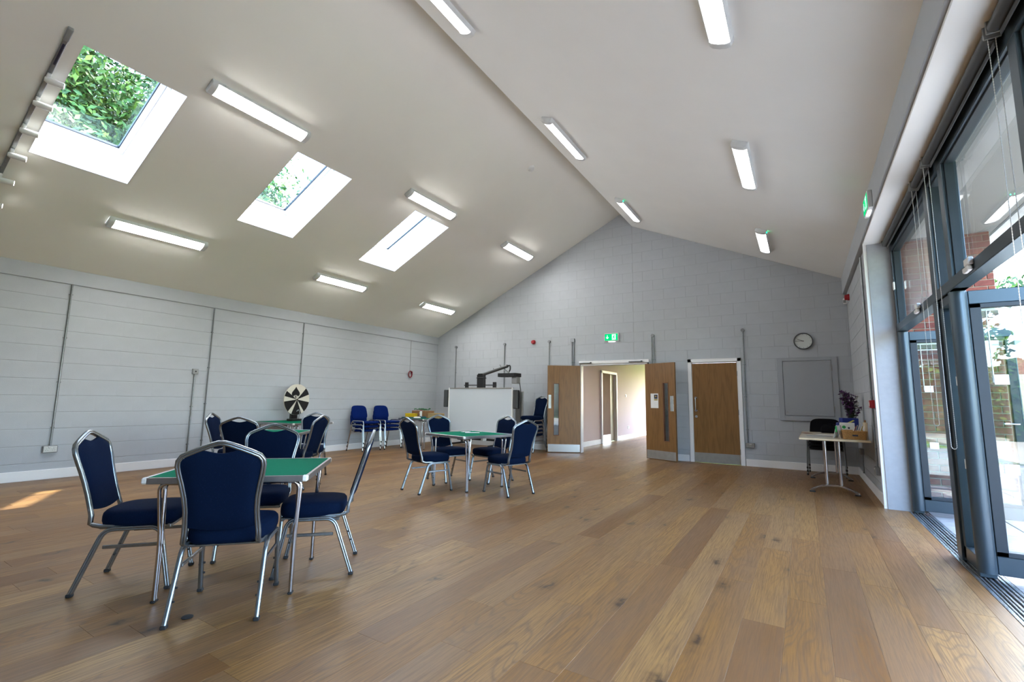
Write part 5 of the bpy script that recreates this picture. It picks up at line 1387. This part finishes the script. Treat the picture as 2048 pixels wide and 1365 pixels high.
# purple flowers
t = thing('flower_vase', 'tall bunch of dark purple flowers in a dark vase on the right hand table', 'flowers', (.60, 8.62, zt))
MB().lathe([(.045, 0), (.062, .05), (.058, .13), (.038, .19), (.044, .22)], 20).obj('vase', 'dark_grey_plastic', t)
rnd = random.Random(11); st = MB(); fl_ = MB(); wh = MB(); lf = MB()
for k in range(20):
    a = rnd.uniform(0, 2 * pi); s = rnd.uniform(.02, .13); h = rnd.uniform(.33, .64); e = Vector((s * cos(a) - .02, s * sin(a), h))
    st.tube([(0, 0, .18), (e.x * .4, e.y * .4, h * .6), e], .004, 5)
    for j in range(5):
        c = Vector((0, 0, .2)).lerp(e, .55 + .45 * j / 4) + Vector((rnd.uniform(-.022, .022), rnd.uniform(-.022, .022), 0))
        for q in range(5):
            d = Vector((rnd.gauss(0, 1), rnd.gauss(0, 1), rnd.gauss(0, .7))).normalized(); n = d.cross(Vector((.3, .2, 1))).normalized(); r = rnd.uniform(.028, .042)
            tgt = wh if (k > 12 and e.x > 0) else fl_
            tgt.add([c, c + d * r * .6 + n * r * .45, c + d * r * 1.2, c + d * r * .6 - n * r * .45, c + d * r * .6 + Vector((0, 0, r * .25))], [(0, 1, 4), (1, 2, 4), (2, 3, 4), (3, 0, 4), (0, 3, 2, 1)])
    for j in range(3):
        c = Vector((0, 0, .2)).lerp(e, .2 + .2 * j); d = Vector((rnd.gauss(0, 1), rnd.gauss(0, 1), .3)).normalized(); n = d.cross(Vector((0, 0, 1))).normalized()
        lf.add([c, c + d * .04 + n * .014, c + d * .085, c + d * .04 - n * .014, c + d * .04 + Vector((0, 0, .006))], [(0, 1, 4), (1, 2, 4), (2, 3, 4), (3, 0, 4), (0, 3, 2, 1)])
st.obj('stems', 'stem_green', t); o = fl_.obj('petals', 'petal_purple', t, smooth=False); o['kind'] = 'stuff'
if wh.v: o = wh.obj('pale_petals', 'petal_white', t, smooth=False); o['kind'] = 'stuff'
o = lf.obj('leaves', 'stem_green', t, smooth=False); o['kind'] = 'stuff'
# dark bag and loose papers
t = thing('cloth_bag', 'slumped black cloth bag at the back of the right hand table', 'bag', (.42, 9.12, zt), radians(4))
m = MB(); rs = []
for sc, z in ((.96, 0), (1.02, .02), (1, .06), (.92, .10), (.75, .125), (.4, .135), (.05, .132)):
    rs.append([(.21 * sc * cos(2 * pi * k / 24) * (1 + .06 * sin(5 * k)), .11 * sc * sin(2 * pi * k / 24) * (1 + .08 * cos(3 * k)), z * (1 + .08 * sin(2 * k))) for k in range(24)])
m.rings(rs); m.obj('bag_body', 'black_fabric', t, ang=60)
m = MB(); m.tube(fillet([(-.08, -.06, .11), (-.06, -.10, .16), (.06, -.10, .16), (.08, -.06, .11)], .04, 4), .007, 8); m.obj('bag_handle', 'black_fabric', t)
t = thing('grey_cushion', 'small pale grey cushion beside the black bag', 'cushion', (.585, 8.98, zt)); m = MB(); m.lathe([(.02, 0), (.075, .015), (.085, .05), (.07, .10), (.02, .125)], 18); m.obj('pad', 'petal_white', t); MB().cyl((0, 0, .118), (0, 0, .130), .012, 10).obj('button', 'grey_plastic', t)
sheet(rect((.16, 8.05), .30, .20, 4), 'hatch_paint', 'magazine', 'grey magazine lying at the left of the right hand table', 'magazine', zt)
sheet(rect((.30, 8.45), .21, .30, 70), 'paper_white', 'paper_sheet', 'pale paper sheet lying in the middle of the right hand table', 'paper', zt)
sheet(rect((.02, 8.75), .10, .16, 20), 'red_cable', 'small_leaflet', 'small reddish leaflet at the far left edge of the right hand table', 'leaflet', zt)
